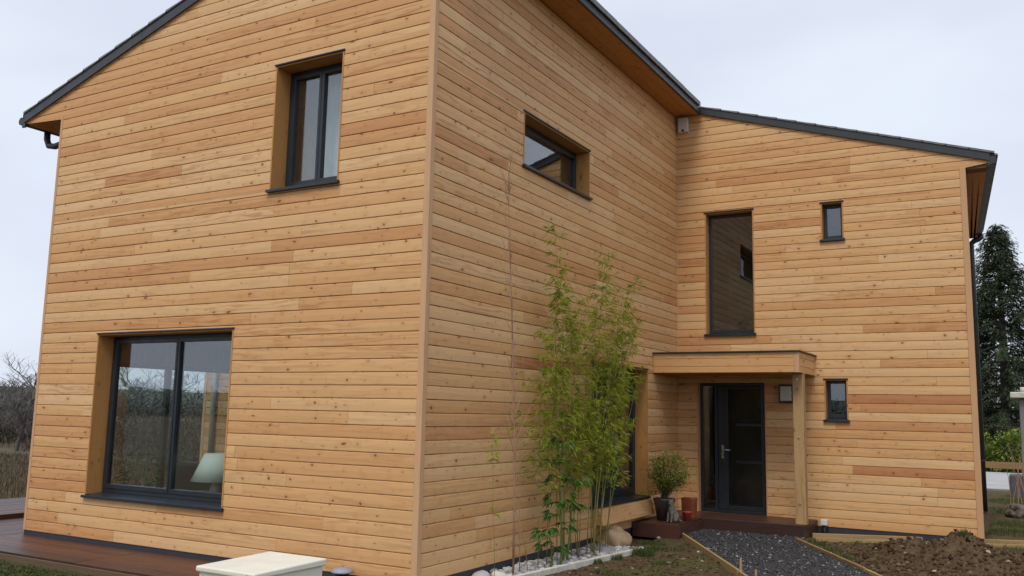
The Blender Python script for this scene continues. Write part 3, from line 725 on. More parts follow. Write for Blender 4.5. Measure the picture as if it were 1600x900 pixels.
m_ = MB(); m_.tone = rt_(.3, .6); m_.box(-8.037, -8.031, -.944, 11.0, -.08, .006); m_.build('step_riser', M['deck'], td)
m_ = MB(); m_.tone = (.9, .5); m_.box(-10.1, -1.35, -.972, -.948, -.30, -.082, L=0); m_.build('fascia', M['oldtimber'], td, bevel=.003)
m_ = MB(); m_.tone = (.9, .5); m_.box(-1.348, -1.325, -.948, -.01, -.30, -.062, L=1); m_.build('fascia', M['deck'], td)

# ------------------------------------------------------------------ meter cabinet, bollard, small socket post
mc = empty('meter_cabinet', (1.0, -3.05, -.3), 'cream plastic meter cabinet cut by the bottom of the view before the gable wall', 'cabinet')
m_ = MB(); m_.box(.768, 1.232, -3.345, -2.752, -.35, .655); m_.build('body', M['cream'], mc, bevel=.008)
m_ = MB(); m_.hexa([(.752, -3.362, .656), (1.248, -3.362, .656), (1.248, -2.738, .656), (.752, -2.738, .656), (.752, -3.362, .690), (1.248, -3.362, .690), (1.248, -2.738, .702), (.752, -2.738, .702)]); m_.build('lid', M['cream'], mc, bevel=.009)
m_ = MB(); m_.box(.80, 1.20, -3.352, -3.346, -.25, .625); m_.build('door', M['cream'], mc, bevel=.002)
m_ = MB(); m_.box(.792, 1.208, -3.3475, -3.3455, .628, .633); m_.box(1.204, 1.208, -3.3475, -3.3455, -.2, .628); m_.build('seam', M['creamdark'], mc)
m_ = MB(); m_.tube([(1.19, -3.364, .672), (1.19, -3.368, .672)], .006, 8); m_.build('lock', M['creamdark'], mc)
bl = empty('garden_light', (-.785, -.16, -.15), 'small grey mushroom shaped garden light by the foot of the corner', 'garden light')
m_ = MB(); m_.lathe([(.05, 0), (.045, .20)], (-.785, -.16, -.17), 14); m_.build('stem', M['frame'], bl)
m_ = MB(); m_.lathe([(.108, 0), (.112, .010), (.095, .030), (.06, .044), (.015, .050)], (-.785, -.16, .048), 24); m_.build('cap', M['bluegrey'], bl)
for k in range(8):
    a = k*math.pi/4; m_ = MB(); m_.tube([(-.785+.06*math.cos(a), -.16+.06*math.sin(a), -.10), (-.785+.06*math.cos(a), -.16+.06*math.sin(a), .05)], .006, 6); m_.build('bar', M['frame'], bl)
ss = empty('socket_box', (2.36, D-.08, -.1), 'small grey outdoor socket box on a stub beside the porch deck', 'socket')
m_ = MB(); m_.box(2.33, 2.43, D-.13, D-.04, .03, .115); m_.build('box', M['white'], ss, bevel=.008)
m_ = MB(); m_.tube([(2.38, D-.08, -.15), (2.38, D-.08, .03)], .018, 8); m_.build('stub', M['plinth'], ss)

# ------------------------------------------------------------------ pebble bed
bed = empty('pebble_bed', (.25, 2, -.1), 'bed of pale round pebbles with a concrete kerb along the foot of the long wall', 'pebble bed')
BX = lambda y: .27+.115*(y)      # outer edge of the bed
kp = [(-.05, .9), (.9, 1.9), (1.9, 2.9), (2.9, 3.82)]
for (y0, y1) in kp:
    m_ = MB(); w_ = .055; zt = -.045
    P = [(BX(y0), y0+.004), (BX(y0)+w_, y0+.004), (BX(y1)+w_, y1-.004), (BX(y1), y1-.004)]
    m_.hexa([(a, b, -.2) for a, b in P]+[(a, b, zt) for a, b in P]); m_.build('kerb_stone', M['concrete'], bed, bevel=.006)
def pebble_mesh(k, seed):
    bm = bmesh.new(); bmesh.ops.create_icosphere(bm, subdivisions=2 if k else 1, radius=1)
    for v in bm.verts:
        n = noise.noise(v.co*1.1+Vector((seed*7.1, 0, 0))); v.co *= 1+.28*n; v.co.z *= .68; v.co.x *= 1.25
    return bm
pm_src = []
for i in range(6):
    bm = pebble_mesh(1, i); me = bpy.data.meshes.new('pebble'); bm.to_mesh(me); bm.free()
    for p in me.polygons: p.use_smooth = True
    me.materials.append(M['pebble']); at = me.color_attributes.new('tone', 'FLOAT_COLOR', 'POINT')
    tv = (.0, .3, .5, .7, .85, 1.0)[i]; at.data.foreach_set('color', np.tile(np.array([tv, .5, 0, 1], np.float32), len(me.vertices)))
    me.update(); pm_src.append(me)
placed = []; tries = 0
def try_peb(rmin, rmax, n, zoff):
    c = 0; t = 0
    while c < n and t < 60000:
        t += 1; y = random.uniform(-.05, 4.1); x = random.uniform(.03, BX(y)-.02); r = random.uniform(rmin, rmax)
        if y > 3.3 and x > BX(y)-.1: pass
        ok = all((x-a)**2+(y-b)**2 > ((r+q)*.84)**2 for a, b, q, zz in placed if zz == zoff)
        if ok: placed.append((x, y, r, zoff)); c += 1
try_peb(.07, .10, 5, 0); try_peb(.030, .05, 230, 0); try_peb(.018, .03, 400, 0)
extra_big = [(.60, 3.3, .09), (.38, 3.55, .13), (.12, 3.75, .10), (.55, 3.72, .07)]
order = sorted(placed, key=lambda p: -p[2])
restp = MB(); cnt = 0
for (x, y, r) in extra_big:
    o = bpy.data.objects.new('pebble', pm_src[random.choice((0, 1))]); COL.objects.link(o); o.parent = bed; o.location = Vector((x, y, -.09))-WL[bed.name]; o.scale = (r, r, r*.8); o.rotation_euler = (0, 0, random.random()*6); cnt += 1
def ico_into(mb, c, r, seed, flat=.7):
    t = (1+5**.5)/2
    V = [(-1, t, 0), (1, t, 0), (-1, -t, 0), (1, -t, 0), (0, -1, t), (0, 1, t), (0, -1, -t), (0, 1, -t), (t, 0, -1), (t, 0, 1), (-t, 0, -1), (-t, 0, 1)]
    F = [(0, 11, 5), (0, 5, 1), (0, 1, 7), (0, 7, 10), (0, 10, 11), (1, 5, 9), (5, 11, 4), (11, 10, 2), (10, 7, 6), (7, 1, 8), (3, 9, 4), (3, 4, 2), (3, 2, 6), (3, 6, 8), (3, 8, 9), (4, 9, 5), (2, 4, 11), (6, 2, 10), (8, 6, 7), (9, 8, 1)]
    a = random.random()*6.28; ca, sa = math.cos(a), math.sin(a); tl = random.uniform(-.4, .4)
    P = []
    for v in V:
        k = r/1.9*random.uniform(.75, 1.2); x, y, z = v[0]*k*1.25, v[1]*k, v[2]*k*flat
        z += x*tl; P.append((c[0]+x*ca-y*sa, c[1]+x*sa+y*ca, c[2]+z))
    n = mb.add(P)
    for f in F: mb.face(tuple(n+i for i in f), [(0, 0)]*3)
for (x, y, r, _) in order:
    if cnt < 290:
        o = bpy.data.objects.new('pebble', random.choice(pm_src)); COL.objects.link(o); o.parent = bed
        o.location = Vector((x, y, -.10+random.uniform(0, .025)))-WL[bed.name]; o.scale = (r, r, r); o.rotation_euler = (random.uniform(-.3, .3), random.uniform(-.3, .3), random.random()*6); cnt += 1
    else:
        restp.tone = (random.random(), .5); ico_into(restp, (x, y, -.10), r, 0)
for k in range(2600):
    y = random.uniform(-.05, 4.0); x = random.uniform(.02, BX(y)); restp.tone = (random.uniform(0, .8), .5); ico_into(restp, (x, y, -.125+random.uniform(0, .02)), random.uniform(.014, .026), 0)
restp.build('small_pebbles', M['pebble'], bed, kind='stuff', fix=False)
# boulder
def blob(name, mat, c, r, seed, parent=None, sub=4, amp=.25, freq=1.2, facet=0):
    bm = bmesh.new(); bmesh.ops.create_icosphere(bm, subdivisions=sub, radius=1)
    for v in bm.verts:
        p = v.co.copy(); n = noise.noise(p*freq+Vector((seed, 0, 0)))+.4*noise.noise(p*freq*2.7+Vector((seed, 3, 0)))+.15*noise.noise(p*freq*7)
        if facet:
            cell = noise.cell_vector(Vector((round(p.x*1.1), round(p.y*1.1), round(p.z*1.1)))+Vector((seed, 0, 0)))
            n += (cell.x-.5)*.18
        v.co = Vector((p.x*r[0], p.y*r[1], p.z*r[2]))*(1+amp*n)
    me = bpy.data.meshes.new(name); bm.to_mesh(me); bm.free(); me.materials.append(M[mat])
    for p in me.polygons: p.use_smooth = True
    o = bpy.data.objects.new(name, me); COL.objects.link(o); o.parent = parent; o.location = Vector(c)-(WL[parent.name] if parent else Vector()); WL[o.name] = Vector(c); return o
props(blob('boulder', 'rock', (.21, 4.28, -.06), (.20, .30, .20), 4.2, amp=.3), 'large ochre boulder at the far end of the pebble bed beside the wall', 'rock')
blob('stone', 'pebble', (.55, 6.0-.9, -.07), (.03, .03, .025), 1.2, sub=2)
props(bpy.data.objects['stone'], 'single small white stone on the soil before the low porch step', 'stone')

# ------------------------------------------------------------------ gravel path and timber edgings
gp = MB(); P = [(x, y) for x, y in PATH]; n = gp.add([(x, y, -.075) for x, y in [(.62, 5.8), (.75, 6.53), (2.28, 6.53), (2.26, 6.08), (3.47, 3.94), (5.3, .6), (3.9, .25), (2.3, 2.95)]][::-1]+[(x, y, -.2) for x, y in [(.62, 5.8), (.75, 6.53), (2.28, 6.53), (2.26, 6.08), (3.47, 3.94), (5.3, .6), (3.9, .25), (2.3, 2.95)]][::-1])
gp.face(tuple(range(8))); gp.face(tuple(reversed(range(8, 16))))
for i in range(8): gp.face((i, (i+1) % 8, 8+(i+1) % 8, 8+i))
props(gp.build('path', plain('path_bed', (.035, .035, .04), .9, var=.4, nscale=40, bumpy=.8), fix=True), kind='structure')
PP = [(.62, 5.8), (.75, 6.53), (2.28, 6.53), (2.26, 6.08), (3.47, 3.94), (5.3, .6), (3.9, .25), (2.3, 2.95)]
ch = MB(); k = 0
while k < 24000:
    x, y = random.uniform(.5, 5), random.uniform(1.5, 6.55)
    if not in_poly(x, y, PP): k += .3; continue
    k += 1; ch.tone = (random.random(), .5); ico_into(ch, (x, y, -.075+random.uniform(-.004, .008)), random.choice((.008, .010, .013, .018)), 0, .6)
props(ch.build('gravel', M['chip'], fix=False), kind='stuff')
def edging(name, p, q, w, z0, z1, label, mat='timber'):
    p, q = Vector(p), Vector(q); d = (q-p).normalized(); nn = Vector((-d.y, d.x))*w/2
    c = [p+nn, p-nn, q-nn, q+nn]; m_ = MB(); m_.tone = rt_()
    n = (c[0]+c[2])/2
    zz0, zz1 = (z0, z1)
    pts = [(a.x, a.y, zz0) for a in c]+[(a.x, a.y, zz1) for a in c]
    nb = m_.add(pts); off = random.random()*9; L_ = (q-p).length; U = [0, 0, L_, L_]; V_ = [0, w, w, 0]
    for f in ((0, 3, 2, 1), (4, 5, 6, 7), (0, 1, 5, 4), (1, 2, 6, 5), (2, 3, 7, 6), (3, 0, 4, 7)):
        m_.face(tuple(nb+i for i in f), [(U[i % 4]+off, V_[i % 4]+(0 if i < 4 else .1)) for i in f])
    return props(m_.build(name, M[mat], bevel=.004), label, 'board')
edging('edging_board', (.60, 5.83), (2.30, 2.95), .032, -.2, -.035, 'narrow timber board edging the left side of the dark gravel path')
edging('edging_board', (2.32, 2.92), (3.9, .2), .032, -.2, -.04, 'second length of left path edging, running on towards the viewer')
edging('edging_board', (2.25, 6.10), (3.49, 3.94), .035, -.2, -.03, 'timber board edging the right side of the dark gravel path')
edging('edging_board', (3.50, 3.92), (5.3, .7), .035, -.2, -.035, 'second length of right path edging, running on towards the viewer')
edging('edging_board', (2.30, 6.92), (5.6, 8.33), .05, -.2, -.045, 'timber board on the ground parallel to the entrance wall behind the soil heap')
edging('edging_board', (2.42, 6.55), (5.6, 7.95), .03, -.2, -.06, 'thin weathered board in front of the other at the foot of the entrance wall')
for (x, y, z, lb) in ((2.335, 2.93, .10, 'short pale wooden stake beside the left edging of the gravel path'), (2.52, 2.86, .0, 'lower wooden stake cut by the bottom of the view beside the gravel path')):
    m_ = MB(); m_.tone = (.0, .4); m_.hexa([(x-.014, y-.014, -.3), (x+.014, y-.014, -.3), (x+.014, y+.014, -.3), (x-.014, y+.014, -.3), (x-.010, y-.010, z), (x+.010, y-.010, z+.006), (x+.010, y+.010, z), (x-.010, y+.010, z)])
    props(m_.build('stake', M['timber']), lb, 'stake', 'wooden stakes by the gravel path')

def blade(mb, x, y, z, h, w, lean, ang):
    ca, sa = math.cos(ang), math.sin(ang); px_, py_ = -sa*w, ca*w; lx, ly = ca*lean, sa*lean
    n = mb.add([(x-px_, y-py_, z), (x+px_, y+py_, z), (x+lx*.4+px_*.7, y+ly*.4+py_*.7, z+h*.6), (x+lx*.4-px_*.7, y+ly*.4-py_*.7, z+h*.6), (x+lx, y+ly, z+h)])
    mb.face((n, n+1, n+2, n+3), [(0, 0)]*4); mb.face((n+3, n+2, n+4), [(0, 0)]*3)
# ------------------------------------------------------------------ soil heap
def heap_h(x, y):
    h = 0
    for (cx, cy_, rx, ry, hh) in ((4.42, 5.5, .36, .45, .23), (3.72, 5.75, .42, .4, .17), (4.1, 5.5, .7, .5, .07), (4.8, 5.3, .8, .8, .10), (4.0, 4.9, .9, .8, .10), (5.3, 5.6, .7, .9, .06)):
        h += hh*math.exp(-(((x-cx)/rx)**2+((y-cy_)/ry)**2)*1.3)
    e = min(1, h/.12)
    v = Vector((x, y, 0))
    h += e*(.07*noise.noise(v*4)+.06*noise.noise(v*9)+.05*abs(noise.noise(v*16))+.025*noise.noise(v*34))
    return h
hp = MB(); nxh, nyh = 190, 150; X0, X1, Y0, Y1 = 2.7, 6.0, 3.9, 6.9; hp.smooth = True
hp.v = [(X0+(X1-X0)*i/nxh, Y0+(Y1-Y0)*j/nyh, -.14+heap_h(X0+(X1-X0)*i/nxh, Y0+(Y1-Y0)*j/nyh)-(.2 if i in (0, nxh) or j in (0, nyh) else 0)) for j in range(nyh+1) for i in range(nxh+1)]
hp.tn = [(.5, .5)]*len(hp.v)
for j in range(nyh):
    for i in range(nxh): a = j*(nxh+1)+i; hp.face((a, a+1, a+nxh+2, a+nxh+1))
heap = empty('soil_heap', (4.2, 5.4, -.1), 'heap of loose dark brown soil in front of the entrance wall at right', 'soil heap')
hp.build('mound', M['mound'], heap, fix=False)
cl = MB()
for k in range(5500):
    x, y = random.uniform(X0+.1, X1-.1), random.uniform(Y0+.1, Y1-.1); h = heap_h(x, y)
    if h < .03 and random.random() < .8: continue
    cl.tone = (random.random()**1.3, .5); ico_into(cl, (x, y, -.14+h), random.choice((.006, .008, .012, .012, .018, .03)), 0, .8)
hg = MB()
for k in range(160):
    x, y = 4.44+random.gauss(0, .035), 5.36+random.gauss(0, .05); hg.tone = (random.random(), .5); blade(hg, x, y, -.15+heap_h(x, y), random.uniform(.03, .09), .004, random.uniform(.01, .06), random.random()*6.28)
hg.build('grass_sod', M['grass'], heap, kind='stuff', fix=False)
hg2 = MB()
for k in range(2600):
    x, y = random.uniform(X0+.1, X1-.1), random.uniform(Y0+.1, Y1-.1); h = heap_h(x, y)
    if h > .12 or noise.noise(Vector((x*1.7, y*1.7, 8))) < .05: continue
    hg2.tone = (random.random(), .5); blade(hg2, x, y, -.15+h, random.uniform(.015, .05), .003, random.uniform(.0, .04), random.random()*6.28)
hg2.build('weeds', M['grass'], heap, kind='stuff', fix=False)
cl.build('clods', M['clod'], heap, kind='stuff', fix=False)
lc = MB()
for k in range(7000):
    x, y = random.uniform(.6, 5.6), random.uniform(.5, 6.9)
    if in_poly(x, y, PP): continue
    if x < BX(y)+.08: continue
    lc.tone = (random.random(), .5); ico_into(lc, (x, y, ground_h(x, y)+.001), random.choice((.006, .010, .014, .022)), 0, .7)
props(lc.build('loose_clods', M['clod'], fix=False), kind='stuff')

# ------------------------------------------------------------------ grass
gr = MB()
def tuft(x, y, rad, n, h, tone=(0, .8)):
    for k in range(n):
        a = random.random()*6.28; r = rad*math.sqrt(random.random()); gr.tone = (random.uniform(*tone), .5)
        X, Y = x+r*math.cos(a), y+r*math.sin(a); blade(gr, X, Y, ground_h(X, Y)-.005, h*random.uniform(.4, 1.1), .0025+.002*random.random(), random.uniform(.0, .5)*h, random.random()*6.28)
for (x, y, r_, n_, h_) in ((.83, 3.75, .16, 500, .11), (.70, 3.2, .10, 260, .09), (.78, 4.2, .16, 260, .07), (.66, 2.75, .07, 160, .07), (1.0, 4.3, .18, 200, .06), (1.3, 3.2, .15, 130, .05), (1.05, 2.2, .2, 160, .05), (2.75, 5.6, .2, 300, .06), (2.95, 5.1, .2, 200, .05), (3.3, 4.9, .2, 260, .05), (2.5, 6.3, .15, 200, .06), (5.0, 7.5, .5, 700, .06), (4.9, 9.5, .5, 1200, .07), (5.2, 11, .7, 1500, .07), (5.2, 13.5, .9, 1800, .08), (5.3, 16, 1.0, 2000, .09), (.6, 4.75, .18, 200, .06), (3.2, 7.1, .5, 420, .05), (4.42, 7.3, .3, 300, .07), (3.0, 4.4, .3, 300, .05)):
    tuft(x, y, r_, n_, h_)
for k in range(24000):
    x, y = random.uniform(-6.9, -1.6), random.uniform(-1.9, -.985)
    gz = noise.noise(Vector((x*3, y*3, 0)))
    if gz < -.25 and random.random() < .6: continue
    gr.tone = (random.random()**1.3, .5); blade(gr, x, y, ground_h(x, y)-.005, random.uniform(.015, .05), .003, random.uniform(0, .03), random.random()*6.28)
for k in range(5000):
    x, y = random.uniform(.7, 5.5), random.uniform(1.5, 7.3)
    if in_poly(x, y, PP) or noise.noise(Vector((x*.9, y*.9, 0))) < .0: continue
    gr.tone = (random.random(), .5); blade(gr, x, y, ground_h(x, y)-.005, random.uniform(.01, .035), .0025, random.uniform(0, .03), random.random()*6.28)
# small round clover leaves in the lawn
for k in range(1500):
    x, y = random.uniform(-6.9, -1.8), random.uniform(-1.8, -1.08); z = ground_h(x, y)+random.uniform(.02, .055); r_ = random.uniform(.010, .02); a = random.random()*6.28
    gr.tone = (random.uniform(.1, .6), .5)
    n = gr.add([(x+r_*math.cos(a+q), y+r_*math.sin(a+q), z+random.uniform(-.4, .4)*r_) for q in (0, 1.05, 2.1, 3.14, 4.2, 5.2)]); gr.face(tuple(range(n, n+6)), [(0, 0)]*6)
props(gr.build('grass', M['grass'], fix=False), kind='stuff')
dg = MB()
for k in range(22000):
    a = random.uniform(-26, -11); y = random.uniform(1, 11)
    if a > -10.5: continue
    dg.tone = (random.random(), .5); blade(dg, a, y, ground_h(a, y), random.uniform(.05, .20), .006, random.uniform(0, .12), random.random()*6.28)
props(dg.build('dry_grass', M['drygrass'], fix=False), kind='stuff')

# ------------------------------------------------------------------ plants
def leaf(mb, p, d, L, w, droop=.2, fold=.15):
    """narrow pointed leaf from p along d"""
    d = d.normalized(); sd_ = d.cross(Vector((0, 0, 1)))
    if sd_.length < .05: sd_ = Vector((1, 0, 0))
    sd_.normalize(); upv = sd_.cross(d)
    m1 = p+d*L*.4+Vector((0, 0, -droop*L*.1)); tip = p+d*L+Vector((0, 0, -droop*L))
    n = mb.add([p, m1+sd_*w/2+upv*fold*w, m1-sd_*w/2+upv*fold*w, tip])
    mb.face((n, n+1, n+3), [(0, 0)]*3); mb.face((n, n+3, n+2), [(0, 0)]*3)
def stem_pts(base, tip, sag=.1, n=8, wob=.02):
    b, t = Vector(base), Vector(tip); out = []
    sx, sy = random.uniform(-1, 1)*sag, random.uniform(-1, 1)*sag
    for i in range(n+1):
        q = i/n; p = b.lerp(t, q); p.x = b.x+(t.x-b.x)*q**1.6; p.y = b.y+(t.y-b.y)*q**1.6
        p += Vector((sx, sy, 0))*math.sin(q*math.pi)*.5+Vector((random.uniform(-wob, wob), random.uniform(-wob, wob), 0))*q; out.append(p)
    return out
def at_(pts, q):
    q = max(0, min(.9999, q))*(len(pts)-1); i = int(q); return pts[i].lerp(pts[i+1], q-i)
def bamboo(base, canes, label, nleaf, start=.3, ls=(.05, .11), mat='bambooleaf', spread=.28, group='bamboos along the wall', r0=.008, tone=(0, 1), canemat='cane'):
    o = empty('bamboo', base, label, 'bamboo', group)
    fo = MB(); tw = MB(); tot = sum((Vector(t)-Vector(b)).length*wt for b, t, wt in canes)
    for (b, t, wt) in canes:
        pts = stem_pts(b, t); L = (pts[-1]-pts[0]).length
        c = MB(); rr = [r0*(1-.75*i/(len(pts)-1)) for i in range(len(pts))]; c.tube(pts, rr, 7)
        for i in range(int(L/.22)):       # nodes
            p = at_(pts, (i+.5)*.22/L); c.tube([p-Vector((0, 0, .003)), p+Vector((0, 0, .003))], r0*(1.25-.75*(i*.22/L)), 7)
        c.build('cane', M[canemat], o)
        nl = int(nleaf*L*wt/tot); k = 0
        while k < nl:
            q = start+(1-start)*(1-random.random()**.8 if random.random() < .25 else random.random()); p = at_(pts, q); a = random.random()*6.28
            reach = spread*random.uniform(.3, 1)*(1.15-q*.75); el_ = random.uniform(.2, .9)
            e = p+Vector((math.cos(a)*reach, math.sin(a)*reach, reach*el_))
            if e.x < .03: e.x = .03+random.random()*.1
            mid = p.lerp(e, .5)+Vector((0, 0, .03)); tw.tube([p, mid, e], [.0022, .0017, .0009], 3, cap=False)
            for j in range(random.randint(7, 13)):
                s = p.lerp(e, random.uniform(.25, 1.05))+Vector((0, 0, .015)); s.x = max(.02, s.x)
                dd = Vector((math.cos(a)+random.uniform(-.9, .9), math.sin(a)+random.uniform(-.9, .9), random.uniform(-.8, .7)))
                if s.x < .12: dd.x = abs(dd.x)
                fo.tone = (random.uniform(*tone), .5); leaf(fo, s, dd, random.uniform(*ls), random.uniform(.0065, .0115), random.uniform(.1, .5)); k += 1
    fo.build('foliage', M[mat], o, kind='stuff', fix=False); tw.build('twigs', M[canemat], o, kind='stuff', fix=False)
    return o
G0 = -.12
bamboo((.32, 3.2, G0), [((.36, 3.1, G0), (.30, 3.75, 3.80), 1.0), ((.40, 3.2, G0), (.45, 4.1, 3.45), 1.0), ((.33, 3.3, G0), (.32, 3.45, 3.3), .8), ((.44, 3.15, G0), (.38, 4.5, 2.9), 1.0), ((.30, 3.4, G0), (.30, 4.05, 2.7), 1.0), ((.42, 3.35, G0), (.55, 3.9, 2.3), 1.0)],
       'dense bushy bamboo clump in front of the ground floor window', 5400, .30, spread=.42)
bamboo((.30, 3.6, G0), [((.32, 3.6, G0), (.28, 4.85, 3.6), 1.0), ((.36, 3.75, G0), (.40, 4.65, 3.0), .7), ((.34, 3.7, G0), (.45, 4.7, 2.3), .5)],
       'bamboo clump leaning right across the ground floor window towards the porch', 2000, .34, spread=.28)
bamboo((.28, 2.5, G0), [((.28, 2.45, G0), (.30, 2.25, 3.90), 1.0), ((.30, 2.6, G0), (.28, 2.50, 3.30), 1.0), ((.24, 2.7, G0), (.30, 2.75, 2.9), .9)],
       'tall slender bamboo with sparse leaves, highest of the row', 2900, .33, spread=.32, r0=.006)
bamboo((.25, 2.1, G0), [((.24, 2.05, G0), (.30, 1.95, 2.6), 1.0), ((.27, 2.2, G0), (.28, 2.3, 2.2), 1.0)],
       'thin airy bamboo of medium height left of the tallest one', 1100, .35, spread=.25, r0=.006)
bamboo((.30, 2.85, G0), [((.30, 2.8, G0), (.35, 2.95, 3.1), 1.0), ((.33, 2.9, G0), (.35, 3.35, 2.9), 1.0), ((.35, 2.9, G0), (.30, 3.15, 2.0), 1.0), ((.28, 3.0, G0), (.32, 2.85, 1.7), 1.0)],
       'shorter bamboo clump with pale yellowish canes between the tallest bamboo and the bushy one', 2300, .38, spread=.22, r0=.006)
bamboo((.25, 1.62, G0), [((.24, 1.62, G0), (.24, 1.60, 2.55), 1.0)], 'single thin red stemmed bamboo shoot with hardly any leaves beside the bare sapling', 70, .45, spread=.2, r0=.006, canemat='sapbark')
# weeping vine-like shoot at left
bamboo((.25, 1.0, G0), [((.26, 1.05, G0), (.28, .90, 1.50), 1.0)], 'wispy shoot with a few drooping yellow green leaves left of the bare sapling', 90, .42, ls=(.06, .10), spread=.07, r0=.0025, tone=(.5, 1))
# broad-leaved plant
bp = empty('broad_leaved_plant', (.34, 2.35, G0), 'dark green plant with broad finger like leaves among the bamboo', 'plant')
fo = MB()
for (b, t, cl_) in (((.36, 2.45, G0), (.33, 2.38, 1.30), (.55, .72, .86, 1.0)), ((.40, 2.30, G0), (.42, 2.22, .62), (.6, .8, 1.0)), ((.36, 2.15, G0), (.40, 1.98, .30), (.6, 1.0)), ((.36, 2.55, G0), (.42, 2.62, .85), (.7, 1.0))):
    pts = stem_pts(b, t, .04); c = MB(); c.tube(pts, [.017*(1-.55*i/8) for i in range(9)], 8); c.build('stem', M['canegreen'], bp)
    for q in cl_:
        for w_ in range(9):
            p = at_(pts, q); a = random.random()*6.28; e = p+Vector((math.cos(a)*.12, math.sin(a)*.12, random.uniform(-.02, .07))); e.x = max(e.x, .1)
            fo.tone = (random.random(), .5)
            for j in range(6):
                a2 = a+(j-2.5)*.42; fo.tone = (random.random(), .5); leaf(fo, e, Vector((math.cos(a2), math.sin(a2), random.uniform(-.7, .1))), random.uniform(.07, .13), .018, .4)
fo.build('foliage', M['broadleaf'], bp, kind='stuff', fix=False)
# bare sapling
sp0 = empty('bare_sapling', (.27, 1.42, G0), 'tall leafless sapling with a thin pale stem against the long wall', 'tree')
pts = [Vector(p) for p in ((.27, 1.42, G0), (.28, 1.40, .6), (.29, 1.36, 1.3), (.29, 1.30, 2.0), (.30, 1.22, 2.8), (.30, 1.14, 3.5), (.31, 1.08, 4.1), (.31, 1.05, 4.5))]
c = MB(); c.tube(pts, [.013, .012, .010, .009, .007, .005, .003, .0015], 8); c.build('trunk', M['sapbark'], sp0)
br = MB()
for k in range(46):
    q = random.uniform(.12, .99); p = at_(pts, q); a = random.random()*6.28; L = random.uniform(.15, .55)*(1.1-q*.6)
    e1 = p+Vector((math.cos(a)*.35, math.sin(a)*.6, 1.0)).normalized()*L*.6; e1.x = max(.05, e1.x); e = e1+Vector((math.cos(a)*.3, math.sin(a)*.5, .8)).normalized()*L*.5; e.x = max(.05, e.x)
    br.tube([p, e1, e], [.0036, .0026, .0014], 4)
    for j in range(3):
        s = p.lerp(e1, random.uniform(.3, 1)); b2 = s+Vector((random.uniform(-.3, .3), random.uniform(-.5, .5), random.uniform(.2, .9))).normalized()*L*.4; b2.x = max(.04, b2.x); br.tube([s, b2], [.0018, .0008], 3)
br.tube([(.27, 1.43, .62), (.30, 1.62, .22), (.31, 1.68, -.1)], .005, 5)
br.build('branches', M['sapbark'], sp0, kind='stuff')

# potted shrub
ps = empty('potted_shrub', (.40, 5.85, .09), 'leafy shrub in a dark tapered pot at the left end of the porch', 'potted plant')
m_ = MB(); m_.lathe([(.105, 0), (.15, .26), (.165, .30), (.168, .325), (.150, .325), (.145, .30)], (.36, 5.85, .093), 24); m_.build('pot', M['potdark'], ps)
m_ = MB(); m_.lathe([(.145, 0), (.145, .012)], (.36, 5.85, .392), 16); m_.build('potting_stones', M['pebble'], ps)
st = MB(); fo = MB()
for k in range(130):
    v = Vector((random.gauss(0, 1), random.gauss(0, 1), random.gauss(0, 1))).normalized()*random.uniform(.35, 1)**.5
    lum = 1+.35*noise.noise(v*2+Vector((4, 0, 0)))
    e = Vector((.43+v.x*.30*lum, 5.86+v.y*.32*lum, .80+v.z*.30*lum)); e.x = max(.06, e.x)
    b = Vector((.36, 5.85, .40)); mid = b.lerp(e, .55)+Vector((0, 0, .05)); st.tube([b+Vector((random.uniform(-.03, .03), random.uniform(-.03, .03), 0)), mid, e], [.004, .003, .0012], 4)
    for j in range(34):
        s_ = e+Vector((random.gauss(0, .05), random.gauss(0, .05), random.gauss(0, .045))) if random.random() < .75 else mid.lerp(e, random.random())
        s_.x = max(.03, s_.x)
        fo.tone = (random.random(), .5); leaf(fo, s_, Vector((random.uniform(-1, 1), random.uniform(-1, 1), random.uniform(-.3, 1))), random.uniform(.025, .048), .017, .1)
for k in range(120):
    q = random.random(); fo.tone = (random.random(), .5); leaf(fo, Vector((.30-.16*q, 5.75-.32*q, .52-.02*q+random.gauss(0, .02))), Vector((random.uniform(-1, .4), random.uniform(-1, 0), random.uniform(-.3, .8))), .045, .015, .1)
st.build('stems', M['bark'], ps, kind='stuff'); fo.build('foliage', M['shrubleaf'], ps, kind='stuff', fix=False)
# pots
m_ = MB(); m_.lathe([(.045, 0), (.065, .12), (.07, .125), (.07, .14), (.058, .14)], (.66, 6.02, .093), 20); props(m_.build('flower_pot', M['potred'], bevel=0), 'small red pot beside the stone cat on the porch', 'pot')
m_ = MB(); m_.lathe([(.09, 0), (.10, .31), (.092, .31)], (.56, 6.42, .093), 4, square=True); props(m_.build('planter', M['pott'], bevel=.006), 'square orange terracotta planter behind the potted shrub', 'planter')
m_ = MB(); m_.lathe([(.07, 0), (.10, .15), (.105, .17), (.09, .17)], (.47, D+.45, .075), 18); props(m_.build('flower_pot', M['potdark']), 'dark pot standing inside behind the narrow side light of the door', 'pot')

